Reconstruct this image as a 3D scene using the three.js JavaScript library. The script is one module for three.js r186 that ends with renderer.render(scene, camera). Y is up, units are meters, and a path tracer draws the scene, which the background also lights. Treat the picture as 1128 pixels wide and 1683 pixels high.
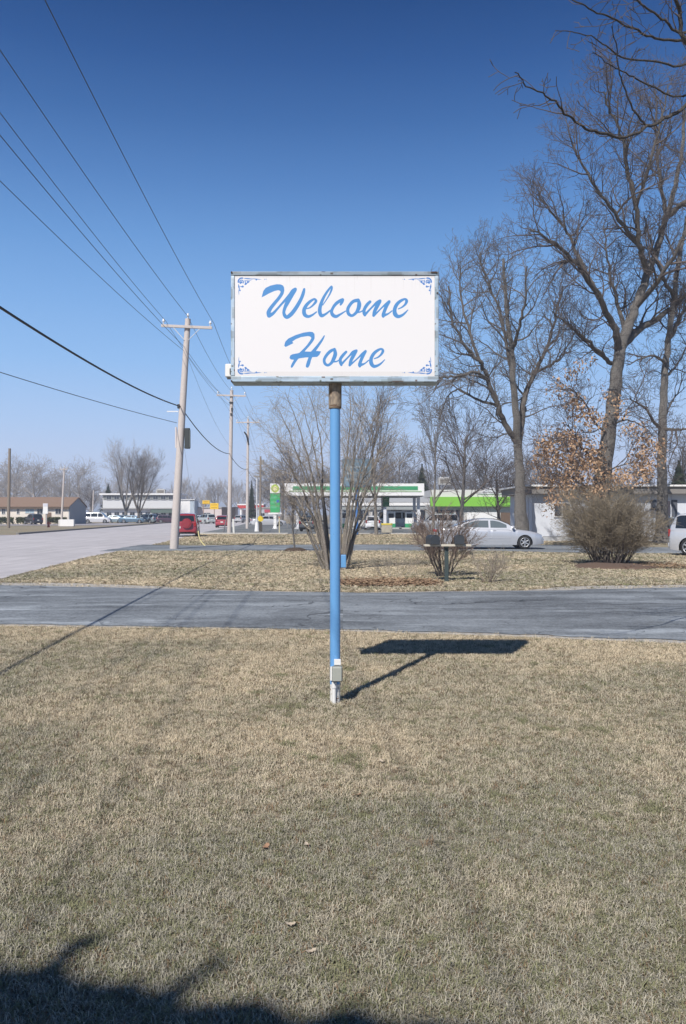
import * as THREE from 'three';
import { mergeGeometries } from 'three/addons/utils/BufferGeometryUtils.js';
import { RoundedBoxGeometry } from 'three/addons/geometries/RoundedBoxGeometry.js';

// ---------------------------------------------------------------- camera, sky, sun, exposure
const scene = new THREE.Scene();
const EYE = 1.67;                                   // metres above the lawn
const camera = new THREE.PerspectiveCamera(61.95, 686 / 1024, 0.1, 4000);
camera.position.set(0, EYE, 0);
camera.rotation.x = 0.0025;
scene.add(camera);

const renderer = new THREE.WebGLRenderer({ antialias: true });
renderer.setSize(686, 1024);
renderer.toneMapping = THREE.LinearToneMapping;
renderer.toneMappingExposure = 1.15;
renderer.shadowMap.enabled = true;

// clear winter sky: deep blue overhead, pale towards the horizon (degrees above the horizon, sRGB as seen at this exposure)
const SKY = [[-90, 150, 152, 152], [0, 216, 226, 249], [2.65, 203, 219, 249], [5.9, 179, 209, 249], [9.9, 150, 194, 245], [13.8, 129, 177, 234], [17.6, 107, 157, 218], [21.2, 85, 133, 196],
  [24.7, 64, 110, 173], [28, 47, 91, 154], [31, 34, 76, 136], [38, 28, 66, 122], [60, 25, 58, 110], [90, 24, 55, 104]].map(([e, ...c]) => [e, ...c.map((v) => (v / 255 <= .04045 ? v / 3294.6 : ((v / 255 + .055) / 1.055) ** 2.4) / renderer.toneMappingExposure)]);
function makeSky() {
  const w = 64, h = 1024, a = new Float32Array(w * h * 4);
  for (let y = 0; y < h; y++) {
    const e = (y + .5) / h * 180 - 90;
    let k = 0; while (k < SKY.length - 2 && SKY[k + 1][0] < e) k++;
    const s = SKY[k], t = SKY[k + 1];
    let f = (e - s[0]) / (t[0] - s[0]); 
    for (let x = 0; x < w; x++) {
      const o = (y * w + x) * 4;
      for (let c = 0; c < 3; c++) a[o + c] = e < 0 ? s[c + 1] : s[c + 1] + (t[c + 1] - s[c + 1]) * f;
      a[o + 3] = 1;
    }
  }
  const t = new THREE.DataTexture(a, w, h, THREE.RGBAFormat, THREE.FloatType);
  t.mapping = THREE.EquirectangularReflectionMapping; t.magFilter = THREE.LinearFilter; t.needsUpdate = true;
  return t;
}
scene.background = scene.environment = makeSky();

const sun = new THREE.DirectionalLight(new THREE.Color(1, .955, .90), 4.4);
sun.position.set(-42, 100, 95.5); sun.target.position.set(0, 0, -20);
sun.position.add(sun.target.position);
sun.castShadow = true; sun.shadow.radius = .8; sun.shadow.mapSize.set(4096, 4096);
Object.assign(sun.shadow.camera, { left: -90, right: 90, top: 90, bottom: -90, near: 1, far: 400 });
scene.add(sun, sun.target);
scene.fog = new THREE.FogExp2(new THREE.Color(.80, .87, 1), 0.0008);

// ---------------------------------------------------------------- helpers
function rngOf(seed) { let a = seed >>> 0; return () => { a = (a + 0x6D2B79F5) | 0; let t = Math.imul(a ^ (a >>> 15), 1 | a); t = (t + Math.imul(t ^ (t >>> 7), 61 | t)) ^ t; return ((t ^ (t >>> 14)) >>> 0) / 4294967296; }; }
const F = 1402, CX = 564, HY = 845;                  // the photograph's focal length, centre and horizon in its pixels
const at = (px, py, d) => [(px - CX) / F * d, EYE - (py - HY) / F * d, -d];
const X = (px, d) => (px - CX) / F * d, Hh = (py, d) => EYE - (py - HY) / F * d;
const V = (a) => new THREE.Vector3(...a);
const lerp = (a, b, t) => a + (b - a) * t, clamp = (x, a = 0, b = 1) => Math.min(b, Math.max(a, x)), smooth = (x) => x * x * (3 - 2 * x);
function interp(tab, x) { if (x <= tab[0][0]) return tab[0][1]; for (let i = 1; i < tab.length; i++) if (x <= tab[i][0]) return lerp(tab[i - 1][1], tab[i][1], (x - tab[i - 1][0]) / (tab[i][0] - tab[i - 1][0])); return tab[tab.length - 1][1]; }
const used = {};
function numbered(name) { const n = used[name] = (used[name] ?? -1) + 1; return n ? `${name}_${String(n).padStart(3, '0')}` : name; }
function tag(o, label, category, group, kind) { if (label) o.userData.label = label; if (category) o.userData.category = category; if (group) o.userData.group = group; if (kind) o.userData.kind = kind; return o; }
function thing(name, label, category, pos = [0, 0, 0], turn = 0, group) { const o = new THREE.Group(); o.name = numbered(name); o.position.set(...pos); o.rotation.y = turn; scene.add(o); return tag(o, label, category, group); }
function plain(g) { const n = g.index ? g.toNonIndexed() : g; for (const k of Object.keys(n.attributes)) if (!['position', 'normal', 'uv'].includes(k)) n.deleteAttribute(k); return n; }
function mesh(name, geos, mat, parent = scene) {
  const g = Array.isArray(geos) ? (geos.length > 1 ? mergeGeometries(geos.map(plain)) : geos[0]) : geos;
  const m = new THREE.Mesh(g, mat); m.name = parent === scene ? numbered(name) : name; m.castShadow = m.receiveShadow = true; parent.add(m); return m;
}
const box = (w, h, d, x = 0, y = 0, z = 0, r = 0) => { const g = r ? new RoundedBoxGeometry(w, h, d, 2, r) : new THREE.BoxGeometry(w, h, d); g.translate(x, y, z); return g; };
const cyl = (r0, r1, h, x = 0, y = 0, z = 0, k = 16) => new THREE.CylinderGeometry(r1, r0, h, k).translate(x, y + h / 2, z);   // stands on y
const std = (r, g, b, rough = .85, more = {}) => { const m = new THREE.MeshStandardMaterial({ roughness: rough, side: THREE.DoubleSide, ...more }); m.color.setRGB(r, g, b); return m; };

// tileable noise
function noiseOf(seed, n) { const r = rngOf(seed), a = new Float32Array(n * n); for (let i = 0; i < a.length; i++) a[i] = r(); return (x, y) => { x = ((x % n) + n) % n; y = ((y % n) + n) % n; const i = x | 0, j = y | 0, u = smooth(x - i), v = smooth(y - j), i1 = (i + 1) % n, j1 = (j + 1) % n; return lerp(lerp(a[j * n + i], a[j * n + i1], u), lerp(a[j1 * n + i], a[j1 * n + i1], u), v); }; }
function texture(w, h, fn, srgb = false) {
  const a = new Uint8Array(w * h * 4), c = [0, 0, 0];
  for (let y = 0; y < h; y++) for (let x = 0; x < w; x++) { fn(x / w, y / h, c); const o = (y * w + x) * 4; for (let k = 0; k < 3; k++) { const l = clamp(c[k]); a[o + k] = 255 * (srgb ? (l <= .0031308 ? l * 12.92 : 1.055 * l ** (1 / 2.4) - .055) : l); } a[o + 3] = 255; }
  const t = new THREE.DataTexture(a, w, h, THREE.RGBAFormat, THREE.UnsignedByteType);
  t.wrapS = t.wrapT = THREE.RepeatWrapping; t.magFilter = THREE.LinearFilter; t.minFilter = THREE.LinearMipmapLinearFilter; t.generateMipmaps = true; if (srgb) t.colorSpace = THREE.SRGBColorSpace; t.needsUpdate = true; return t;
}
function canvasTex(c, srgb = true) { const t = new THREE.CanvasTexture(c); if (srgb) t.colorSpace = THREE.SRGBColorSpace; t.anisotropy = 8; return t; }

// mesh builder for tubes (branches, wires, stems)
class MB {
  constructor() { this.p = []; this.n = []; this.u = []; this.i = []; }
  tube(pts, rad, k = 6, cap = false) {
    const m = pts.length, base = this.p.length / 3, kk = k + 1;
    let nx = 0, ny = 0, nz = 0, len = 0;
    const wrap = Math.max(1, Math.round(rad[0] * 12));
    for (let s = 0; s < m; s++) {
      const a = pts[Math.max(0, s - 1)], b = pts[Math.min(m - 1, s + 1)];
      let tx = b[0] - a[0], ty = b[1] - a[1], tz = b[2] - a[2]; const tl = Math.hypot(tx, ty, tz) || 1; tx /= tl; ty /= tl; tz /= tl;
      if (s === 0) { if (Math.abs(ty) < .9) { nx = -tz; ny = 0; nz = tx; } else { nx = 1; ny = 0; nz = 0; } } else len += Math.hypot(pts[s][0] - pts[s - 1][0], pts[s][1] - pts[s - 1][1], pts[s][2] - pts[s - 1][2]);
      const dt = nx * tx + ny * ty + nz * tz; nx -= dt * tx; ny -= dt * ty; nz -= dt * tz; const nl = Math.hypot(nx, ny, nz) || 1; nx /= nl; ny /= nl; nz /= nl;
      const bx = ty * nz - tz * ny, by = tz * nx - tx * nz, bz = tx * ny - ty * nx;
      for (let j = 0; j < kk; j++) {
        const an = j / k * Math.PI * 2, c = Math.cos(an), q = Math.sin(an), vx = nx * c + bx * q, vy = ny * c + by * q, vz = nz * c + bz * q;
        this.p.push(pts[s][0] + vx * rad[s], pts[s][1] + vy * rad[s], pts[s][2] + vz * rad[s]); this.n.push(vx, vy, vz); this.u.push(j / k * wrap, len);
      }
      if (s) for (let j = 0; j < k; j++) { const q = base + (s - 1) * kk + j, r = q + kk; this.i.push(q, q + 1, r, q + 1, r + 1, r); }
    }
    if (cap) for (const s of [0, m - 1]) { const q = base + s * kk; for (let j = 1; j < k - 1; j++) s ? this.i.push(q, q + j, q + j + 1) : this.i.push(q, q + j + 1, q + j); }
    return this;
  }
  tri(a, b, c) {
    const q = this.p.length / 3; this.p.push(...a, ...b, ...c); const u = [b[0] - a[0], b[1] - a[1], b[2] - a[2]], v = [c[0] - a[0], c[1] - a[1], c[2] - a[2]];
    let n = [u[1] * v[2] - u[2] * v[1], u[2] * v[0] - u[0] * v[2], u[0] * v[1] - u[1] * v[0]]; const l = Math.hypot(...n) || 1; n = n.map((e) => e / l);
    for (let k = 0; k < 3; k++) this.n.push(...n); this.u.push(0, 0, 1, 0, 0, 1); this.i.push(q, q + 1, q + 2); return this;
  }
  quad(a, b, c, d) { return this.tri(a, b, c).tri(a, c, d); }
  geometry() { const g = new THREE.BufferGeometry(); g.setAttribute('position', new THREE.BufferAttribute(new Float32Array(this.p), 3)); g.setAttribute('normal', new THREE.BufferAttribute(new Float32Array(this.n), 3)); g.setAttribute('uv', new THREE.BufferAttribute(new Float32Array(this.u), 2)); g.setIndex(new THREE.BufferAttribute(new Uint32Array(this.i), 1)); return g; }
  build(name, mat, parent) { return mesh(name, this.geometry(), mat, parent); }
}
function curve(pts, n) { const c = new THREE.CatmullRomCurve3(pts.map(V), false, 'centripetal'); return c.getPoints(n).map((p) => [p.x, p.y, p.z]); }
// ---------------------------------------------------------------- ground, lawns, driveways, road
const nA = noiseOf(11, 8), nB = noiseOf(12, 32), nC = noiseOf(13, 128), nD = noiseOf(14, 256), nE = noiseOf(15, 512);
const big1 = noiseOf(21, 64), big2 = noiseOf(22, 64), big3 = noiseOf(23, 64);
const grassTex = texture(1024, 1024, (u, v, c) => {
  const a = nB(u * 32, v * 32), b = nC(u * 128, v * 128), d = nE(u * 512, v * 512), e = nD(u * 256, v * 256), f = nA(u * 8, v * 8);
  const t = clamp(.25 * a + .3 * b + .25 * d + .2 * e + .12 * (f - .5)), g = clamp((nC(v * 128 + 40, u * 128 + 7) * .6 + nB(v * 32 + 5, u * 32 + 9) * .4 - .52) * 3.2);
  c[0] = lerp(.12, .60, t); c[1] = lerp(.095, .50, t); c[2] = lerp(.062, .375, t);
  c[0] = lerp(c[0], c[0] * .62, g); c[1] = lerp(c[1], c[1] * .80, g); c[2] = lerp(c[2], c[2] * .58, g);
  if (d > .93 && b > .45) { c[0] += .2; c[1] += .18; c[2] += .13; }
}, true);
const grassBump = texture(1024, 1024, (u, v, c) => { c[0] = c[1] = c[2] = .3 * nC(u * 128, v * 128) + .4 * nE(u * 512, v * 512) + .3 * nD(u * 256, v * 256); });
// how green (0) or straw-coloured (1) the lawn is at a place, in metres
function straw(x, z) { return clamp(.5 - .36 * Math.exp(-((z + 1) ** 2) / 14) + .16 * clamp((-z - 6) / 8) + 1.1 * (big1(x * .22 + 30, z * .3 + 30) - .5) + .7 * (big2(x * .9 + 9, z * 1.1 + 9) - .5) + .5 * (big3(x * 3.1, z * 3.7) - .5)); }
function gradedGrid(xs, zs) {
  const p = [], uv = [], col = [], idx = [], n = xs.length;
  for (const z of zs) for (const x of xs) {
    p.push(x, 0, z); uv.push(x / 3.3, -z / 3.3);
    const s = straw(x, z), m = .93 + .3 * (big2(x * .13 + 3, z * .13 + 3) - .5);
    col.push(lerp(.80, 1.02, s) * m, lerp(.84, .97, s) * m, lerp(.80, .90, s) * m);
  }
  for (let j = 0; j < zs.length - 1; j++) for (let i = 0; i < n - 1; i++) { const a = j * n + i; idx.push(a, a + n, a + 1, a + 1, a + n, a + n + 1); }
  const g = new THREE.BufferGeometry();
  g.setAttribute('position', new THREE.Float32BufferAttribute(p, 3)); g.setAttribute('uv', new THREE.Float32BufferAttribute(uv, 2)); g.setAttribute('color', new THREE.Float32BufferAttribute(col, 3));
  g.setIndex(idx); g.computeVertexNormals(); return g;
}
const range = (a, b, s) => { const r = []; for (let x = a; x < b - 1e-6; x += s) r.push(x); r.push(b); return r; };
{
  const xs = [-2200, -900, -400, -200, -120, ...range(-80, -20, 5), ...range(-18, 18, .3), ...range(20, 80, 5), 120, 200, 400, 900, 2200];
  const zs = [-2600, -1200, -700, -450, -300, ...range(-200, -60, 5), ...range(-58, -26, 1), ...range(-25, 4, .3), 10, 25, 60, 200, 900];
  const m = new THREE.MeshStandardMaterial({ map: grassTex, bumpMap: grassBump, bumpScale: .02, vertexColors: true, roughness: 1 });
  mesh('ground', gradedGrid(xs, zs), m).userData.kind = 'structure';
}
// flat sheets from an outline of [x, d] points (d = metres in front of the camera)
function sheet(name, pts, y, mat, uvScale = 1, ragged = 0, seed = 1) {
  let q = pts;
  if (ragged) { q = []; const r = noiseOf(seed, 64); for (let i = 0; i < pts.length; i++) { const a = pts[i], b = pts[(i + 1) % pts.length], l = Math.hypot(a[0] - b[0], a[1] - b[1]), n = l < 40 ? Math.max(1, Math.round(l / .12)) : 1; for (let k = 0; k < n; k++) { const t = k / n, x = lerp(a[0], b[0], t), d = lerp(a[1], b[1], t), off = k ? ragged * ((r(x * 2.2, d * 2.2) - .5) * 2 + (r(x * 9 + 7, d * 9) - .5) * .8) : 0; q.push([x + off * (a[1] - b[1]) / l, d + off * (b[0] - a[0]) / l]); } } }
  const g = new THREE.ShapeGeometry(new THREE.Shape(q.map((p) => new THREE.Vector2(p[0], p[1]))));
  const p = g.attributes.position, uv = g.attributes.uv;
  for (let i = 0; i < p.count; i++) { const x = p.getX(i), d = p.getY(i); uv.setXY(i, x / uvScale, d / uvScale); p.setXYZ(i, x, y, -d); }
  g.computeVertexNormals(); const n = g.attributes.normal; for (let i = 0; i < n.count; i++) n.setXYZ(i, 0, 1, 0);
  const o = mesh(name, g, mat); o.userData.kind = 'structure'; return o;
}
const nF = noiseOf(16, 1024);
// asphalt, one tile 15 m across: tyre-polished streaks along the drive, aggregate, patches and tar-dark cracks
const asphaltTex = texture(2048, 2048, (u, v, c) => {
  const w = nB(u * 32, v * 32), q = nA(u * 8 + 3, v * 8 + 5), streak = .5 * nC(u * 8 + .8 * w, v * 64 + 1.5 * w) + .3 * nB(u * 4 + .5 * q, v * 32 + .7 * q) + .2 * nD(u * 32, v * 256);
  const f = nF(u * 1024, v * 1024), m = nE(u * 512, v * 512), p = nC(u * 128, v * 128);
  let l = .205 + .20 * (streak - .5) + .10 * (f - .5) + .07 * (m - .5) + .05 * (p - .5) + .10 * (q - .5);
  l += clamp((streak - .56) * 6) * clamp((nB(u * 16 + 7, v * 32) - .35) * 3) * .10;
  const wob = .35 * (nC(u * 64, v * 64) - .5), k1 = Math.abs(nA(u * 8 + wob, v * 8 + wob) - .5), k2 = Math.abs(nB(u * 16 + wob * 2, v * 16 + 9 - wob * 2) - .5);
  if (k1 < .004 && w > .35) l *= .45; if (k2 < .006 && q > .52) l *= .55;
  if (nB(u * 16 + 11, v * 16 + 3) > .84) l *= .82;
  c[0] = l * .98; c[1] = l * 1.06; c[2] = l * 1.11;
}, true);
const asphaltBump = texture(512, 512, (u, v, c) => { c[0] = c[1] = c[2] = nE(u * 512, v * 512); });
const asphalt = new THREE.MeshStandardMaterial({ map: asphaltTex, bumpMap: asphaltBump, bumpScale: .006, roughness: .82 });
const roadTex = texture(1024, 1024, (u, v, c) => {
  const s = nB(u * 32, v * 2), f = nE(u * 512, v * 512), p = nB(u * 32, v * 32), q = nA(u * 8, v * 8);
  let l = .50 + .09 * (s - .5) + .07 * (f - .5) + .06 * (p - .5) + .06 * (q - .5); if (Math.abs(u * 3 - Math.round(u * 3)) < .006 || Math.abs(v * 2 - Math.round(v * 2)) < .004) l *= .72;
  c[0] = l * 1.03; c[1] = l * .97; c[2] = l * .96;
}, true);
const roadMat = new THREE.MeshStandardMaterial({ map: roadTex, bumpMap: asphaltBump, bumpScale: .004, roughness: .8 });
const lotMat = new THREE.MeshStandardMaterial({ map: asphaltTex, roughness: .85 }); lotMat.color.setRGB(.9, .86, .8);
const greyLot = new THREE.MeshStandardMaterial({ map: roadTex, roughness: .85 }); greyLot.color.setRGB(.72, .72, .74);
const gravelTex = texture(256, 256, (u, v, c) => { const f = nD(u * 256, v * 256), p = nB(u * 32, v * 32), l = .56 + .40 * (f - .5) + .16 * (p - .5); c[0] = l; c[1] = l * .93; c[2] = l * .82; }, true);
const gravelMat = new THREE.MeshStandardMaterial({ map: gravelTex, bumpMap: asphaltBump, bumpScale: .012, roughness: 1 });

// road: right edge runs from the left of the camera towards the far poles, left edge 15 m away
const roadR = (d) => interp([[-60, -4.6], [0, -7.7], [13, -8.35], [21.9, -8.8], [33, -9.9], [48.8, -10.5], [71, -12.1], [105, -13.6], [170, -17.5], [260, -24], [420, -36], [700, -60]], d);
const roadL = (d) => interp([[-60, -20], [0, -22.6], [69, -26.3], [123, -30], [170, -33.5], [260, -41], [420, -55], [700, -84]], d);
const edge = (f, ds) => ds.map((d) => [f(d), d]);
const DS = [-60, 0, 13, 21.9, 33, 48.8, 71, 105, 170, 260, 420, 700];
sheet('road', [...edge(roadR, DS), ...edge(roadL, [700, 420, 260, 170, 123, 69, 0, -60])], .008, roadMat, 11);
// drives: the near one across the front of the lawn, the far one by the sedan
const drive1 = [[-9.2, 13.9], [-7, 13.2], [-5.2, 12.86], [-2, 12.55], [-.1, 12.3], [2.2, 11.85], [4.5, 11.2], [8, 10.2], [14, 8.6], [22, 7], [22, 20.5], [14, 20], [7.8, 19.35], [4, 18.5], [.46, 18], [-2, 18.4], [-4, 19], [-8, 20], [-9.2, 20.4]];
const gravelPoly = [[-9.0, 13.7], [-7, 13.02], [-5.2, 12.7], [-2, 12.4], [-.1, 12.15], [2.2, 11.62], [4.5, 10.92], [8, 9.9], [14, 8.3], [22, 6.7], [22, 20.9], [14, 20.4], [9.8, 20.1], [7.6, 20.1], [5.2, 19.7], [4.0, 18.7], [2.2, 18.45], [.46, 18.12], [-2, 18.55], [-3.4, 19.1], [-4.2, 19.7], [-5.6, 20.3], [-7, 20.7], [-9.0, 20.8]];
sheet('gravel_verge', gravelPoly, .004, gravelMat, 1.1, .10, 5);
sheet('driveway', drive1, .012, asphalt, 15, .09, 3);
sheet('side_driveway', [[-10.9, 38.2], [-8, 38.6], [0, 39], [6, 38.6], [10, 37], [15, 32.5], [26, 31], [34, 31], [34, 39.5], [18, 41.5], [10.5, 46.4], [0, 47], [-8, 45], [-10.9, 46.5]], .012, asphalt, 15, .12, 7);
// forecourt of the filling station with its kerb, and the lots across the road
sheet('forecourt', [[-12.6, 72.6], [30, 71.2], [60, 71], [60, 150], [-17, 150], [-14, 105]], .012, lotMat, 15);
sheet('parking_lot', [[-90, 118], [-33.5, 127], [-37, 158], [-90, 158]], .012, greyLot, 9);
sheet('side_street', [[-90, 60.5], [-25.6, 61], [-26.2, 68.4], [-90, 68]], .004, greyLot, 9);
sheet('far_lot', [[-60, 180], [-35, 178], [-42, 240], [-75, 240]], .012, greyLot, 9);
const kerbMat = std(.46, .45, .43, .9);
function kerb(label, pts, w = .16, h = .13, mat = kerbMat) {
  const gs = []; for (let i = 0; i < pts.length - 1; i++) { const a = pts[i], b = pts[i + 1], l = Math.hypot(b[0] - a[0], b[1] - a[1]); const g = new THREE.BoxGeometry(l, h, w); g.translate(0, h / 2 - .02, 0); g.rotateY(Math.atan2(b[1] - a[1], b[0] - a[0])); g.translate((a[0] + b[0]) / 2, 0, -(a[1] + b[1]) / 2); gs.push(g); }
  const o = mesh('kerb', gs, mat); o.userData.kind = 'structure'; o.userData.label = label; return o;
}
kerb('dark kerb along the far side of the road', edge((d) => roadL(d) - .1, [69.2, 96, 123, 150, 178]), .2, .17, std(.2, .19, .18, .9));
kerb('pale kerb along the front of the filling station forecourt', [[-12.3, 72.6], [-9, 71.4], [-4.6, 71.2]]);
kerb('pale kerb between the grass and the forecourt by the blue post', [[1.2, 71.0], [4, 70.9], [7.5, 70.8], [16, 70.8]]);
// worn lane lines
const lineMat = std(.62, .61, .58, .8);
{
  const g = []; const addLine = (f, d0, d1, w) => { const a = [roadL(d0) + (roadR(d0) - roadL(d0)) * f, d0], b = [roadL(d1) + (roadR(d1) - roadL(d1)) * f, d1], l = Math.hypot(b[0] - a[0], b[1] - a[1]); const q = new THREE.PlaneGeometry(l, w); q.rotateX(-Math.PI / 2); q.rotateY(Math.atan2(b[1] - a[1], b[0] - a[0])); q.translate((a[0] + b[0]) / 2, .0125, -(a[1] + b[1]) / 2); g.push(q); };
  for (const f of [.25, .75]) for (let d = 14; d < 160; d += 12) addLine(f, d, d + 3.2, .11);
  const o = mesh('lane_markings', g, lineMat); o.userData.kind = 'structure';
}

// dormant mown grass: tufts of bent blades, straw and grey-green
const drivePoly = drive1, inside = (P, x, y) => { let c = false; for (let i = 0, j = P.length - 1; i < P.length; j = i++) if ((P[i][1] > y) !== (P[j][1] > y) && x < (P[j][0] - P[i][0]) * (y - P[i][1]) / (P[j][1] - P[i][1]) + P[i][0]) c = !c; return c; };
function tuft(seed, n, h, w) {
  const r = rngOf(seed), b = new MB();
  for (let k = 0; k < n; k++) {
    const a = r() * 6.283, lean = .85 + .75 * r() * r() + .0 * r(), l = h * (.6 + .9 * r()), x0 = (r() - .5) * .05, z0 = (r() - .5) * .05, ca = Math.cos(a), sa = Math.sin(a), ww = w * (.7 + .6 * r());
    const o1 = l * .5 * Math.sin(lean * .6), y1 = l * .5 * Math.cos(lean * .6), o2 = o1 + l * .5 * Math.sin(lean * 1.25), y2 = Math.max(.004, y1 + l * .5 * Math.cos(lean * 1.25));
    const sx = -sa * ww, sz = ca * ww, p = (o, y, s) => [x0 + ca * o + sx * s, y, z0 + sa * o + sz * s];
    b.quad(p(0, -.003, -1), p(0, -.003, 1), p(o1, y1, .8), p(o1, y1, -.8)); b.tri(p(o1, y1, -.8), p(o1, y1, .8), p(o2, y2, 0));
  }
  return b.geometry();
}
function grassField(label, seed, bands, geo) {
  const r = rngOf(seed), list = [];
  for (const [d0, d1, dens, side, sc] of bands) {
    const n = Math.round((d1 - d0) * ((d0 + d1) * .402 + 2 * side) * dens);
    for (let k = 0; k < n; k++) {
      const d = lerp(d0, d1, r()), x = (r() * 2 - 1) * (.402 * d + side);
      if (x < roadR(d) + .05 + .25 * (r() - .3)) continue;
      if (inside(drivePoly, x, d)) continue;
      if (r() < .94 && inside(gravelPoly, x, d)) continue;
      const bare = nB(x * 2.3 + 50, d * 2.3 + 50) * .6 + nC(x * 7 + 50, d * 7 + 50) * .4; if (bare > .62 && r() < Math.min(.55, (bare - .62) * 4)) continue;
      if (d > 36 && d < 47.5 && x > -11 && inside([[-10.9, 38.2], [6, 38.6], [15, 32.5], [34, 31], [34, 39.5], [18, 41.5], [10.5, 46.4], [-10.9, 46.5]], x, d)) continue;
      list.push([x, d, sc * (.7 + .6 * r()), r() * 6.283, r(), r()]);
    }
  }
  const m = new THREE.InstancedMesh(geo, new THREE.MeshStandardMaterial({ roughness: .9, side: THREE.DoubleSide }), list.length);
  const M = new THREE.Matrix4(), q = new THREE.Quaternion(), e = new THREE.Euler(), P = new THREE.Vector3(), S = new THREE.Vector3(), C = new THREE.Color();
  list.forEach(([x, d, s, a, t, v], i) => {
    e.set((v - .5) * .5, a, (t - .5) * .5); q.setFromEuler(e); M.compose(P.set(x, 0, -d), q, S.set(s, s * (.75 + .5 * v), s)); m.setMatrixAt(i, M);
    const weed = nC(x * 9 + 20, d * 9 + 20) * .65 + nB(x * 1.7, d * 1.7) * .35 > .80, st = straw(x, -d), g = weed && v > .5 || t < .30 * (1.15 - st) ? 1 : 0, b = .58 + .76 * v;
    if (g) C.setRGB(.20 * b, .198 * b, .105 * b); else if (t > .93) C.setRGB(.19 * b, .125 * b, .07 * b); else C.setRGB(lerp(.355, .55, st) * b, lerp(.326, .462, st) * b, lerp(.25, .322, st) * b);
    m.setColorAt(i, C);
  });
  m.name = numbered('grass'); m.castShadow = m.receiveShadow = true; scene.add(m); tag(m, label, 'grass', null, 'stuff');
}
grassField('dry mown lawn around the blue sign post, near side of the driveway', 101, [[1.9, 4.6, 5200, 1.6, .8], [4.6, 7.5, 3300, 1.6, .9], [7.5, 13.6, 1900, 2, 1.05]], tuft(5, 8, .036, .0017));
grassField('dry mown lawn beyond the driveway, up to the filling station', 102, [[17.8, 27, 620, 2.5, 1.15], [27, 38.5, 260, 3, 1.4], [46, 70.5, 60, 3, 1.8]], tuft(6, 12, .034, .0026));
// ---------------------------------------------------------------- bare winter trees
const barkTex = texture(256, 512, (u, v, c) => {
  const f = nC(u * 128 * .5 + 4 * nB(u * 32, v * 32), v * 64) , g = nD(u * 256, v * 256), h = nB(u * 32, v * 8); const l = clamp(.18 + .55 * f + .2 * (g - .5) + .25 * (h - .5));
  c[0] = lerp(.10, .40, l); c[1] = lerp(.09, .375, l); c[2] = lerp(.08, .345, l);
}, true);
const barkBump = texture(256, 512, (u, v, c) => { c[0] = c[1] = c[2] = nC(u * 64 + 4 * nB(u * 32, v * 32), v * 64); });
const bark = new THREE.MeshStandardMaterial({ map: barkTex, bumpMap: barkBump, bumpScale: .03, roughness: .95 });
const barkPale = bark.clone(); barkPale.color.setRGB(1.25, 1.2, 1.12);
const barkWhite = bark.clone(); barkWhite.color.setRGB(1.7, 1.62, 1.5);
const barkMid = bark.clone(); barkMid.color.setRGB(.7, .67, .65);
const barkDark = bark.clone(); barkDark.color.setRGB(.6, .56, .54);
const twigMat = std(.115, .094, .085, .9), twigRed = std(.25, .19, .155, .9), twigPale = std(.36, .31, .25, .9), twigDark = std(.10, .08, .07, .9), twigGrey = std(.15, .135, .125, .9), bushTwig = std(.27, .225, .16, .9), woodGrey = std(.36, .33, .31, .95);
const nrm = (a) => { const l = Math.hypot(...a) || 1; return [a[0] / l, a[1] / l, a[2] / l]; };
const add = (a, b, s = 1) => [a[0] + b[0] * s, a[1] + b[1] * s, a[2] + b[2] * s], sub = (a, b) => [a[0] - b[0], a[1] - b[1], a[2] - b[2]];
function side(r, d, ang) { const p = nrm([r() - .5 + 1e-3, (r() - .5) * .9, r() - .5]); const k = p[0] * d[0] + p[1] * d[1] + p[2] * d[2], q = nrm(add(p, d, -k)); return nrm([d[0] * Math.cos(ang) + q[0] * Math.sin(ang), d[1] * Math.cos(ang) + q[1] * Math.sin(ang), d[2] * Math.cos(ang) + q[2] * Math.sin(ang)]); }
// one branch and, below it, its own smaller branches; o.n children a level, o.len their lengths in metres
function grow(mbs, r, p, d, len, rad, lv, o) {
  const ns = o.seg[lv] ?? 2, pts = [p], rd = [rad], dirs = [d];
  for (let s = 0; s < ns; s++) { d = nrm([d[0] + (r() - .5) * o.wob, d[1] + (r() - .5) * o.wob + o.up, d[2] + (r() - .5) * o.wob]); p = add(p, d, len / ns); pts.push(p); dirs.push(d); rd.push(Math.max(o.thin, rad * (1 - .82 * (s + 1) / ns))); }
  (mbs[Math.min(lv, mbs.length - 1)]).tube(pts, rd, o.k[lv] ?? 3);
  spawn(mbs, r, pts, rd, dirs, lv + 1, o, len);
}
function spawn(mbs, r, pts, rd, dirs, lv, o, len) {
  if (lv >= o.n.length) { if (o.tips) o.tips.push(pts[pts.length - 1], pts[pts.length >> 1]); return; }
  const n = Math.max(1, Math.round(o.n[lv] * (o.per ? clamp(len / o.per[lv], .3, 2.5) : 1)));
  for (let c = 0; c < n; c++) {
    const t = (o.t0[lv] ?? .2) + (1 - (o.t0[lv] ?? .2)) * (c + r()) / n, f = t * (pts.length - 1), i = Math.min(pts.length - 2, f | 0), w = f - i;
    const p = [0, 1, 2].map((k) => lerp(pts[i][k], pts[i + 1][k], w)), ra = lerp(rd[i], rd[i + 1], w), l = o.len[lv] * (.55 + .8 * r()) * (1.15 - .5 * t);
    grow(mbs, r, p, side(r, dirs[i + 1] ?? dirs[i], (o.ang ?? .75) * (.6 + .7 * r())), l, Math.min(ra * .7, Math.max(o.thin, l * o.fat)), lv, o);
  }
}
const dirsOf = (pts) => pts.map((p, i) => nrm(sub(pts[Math.min(i + 1, pts.length - 1)], pts[Math.max(i - 1, 0)])));
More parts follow.
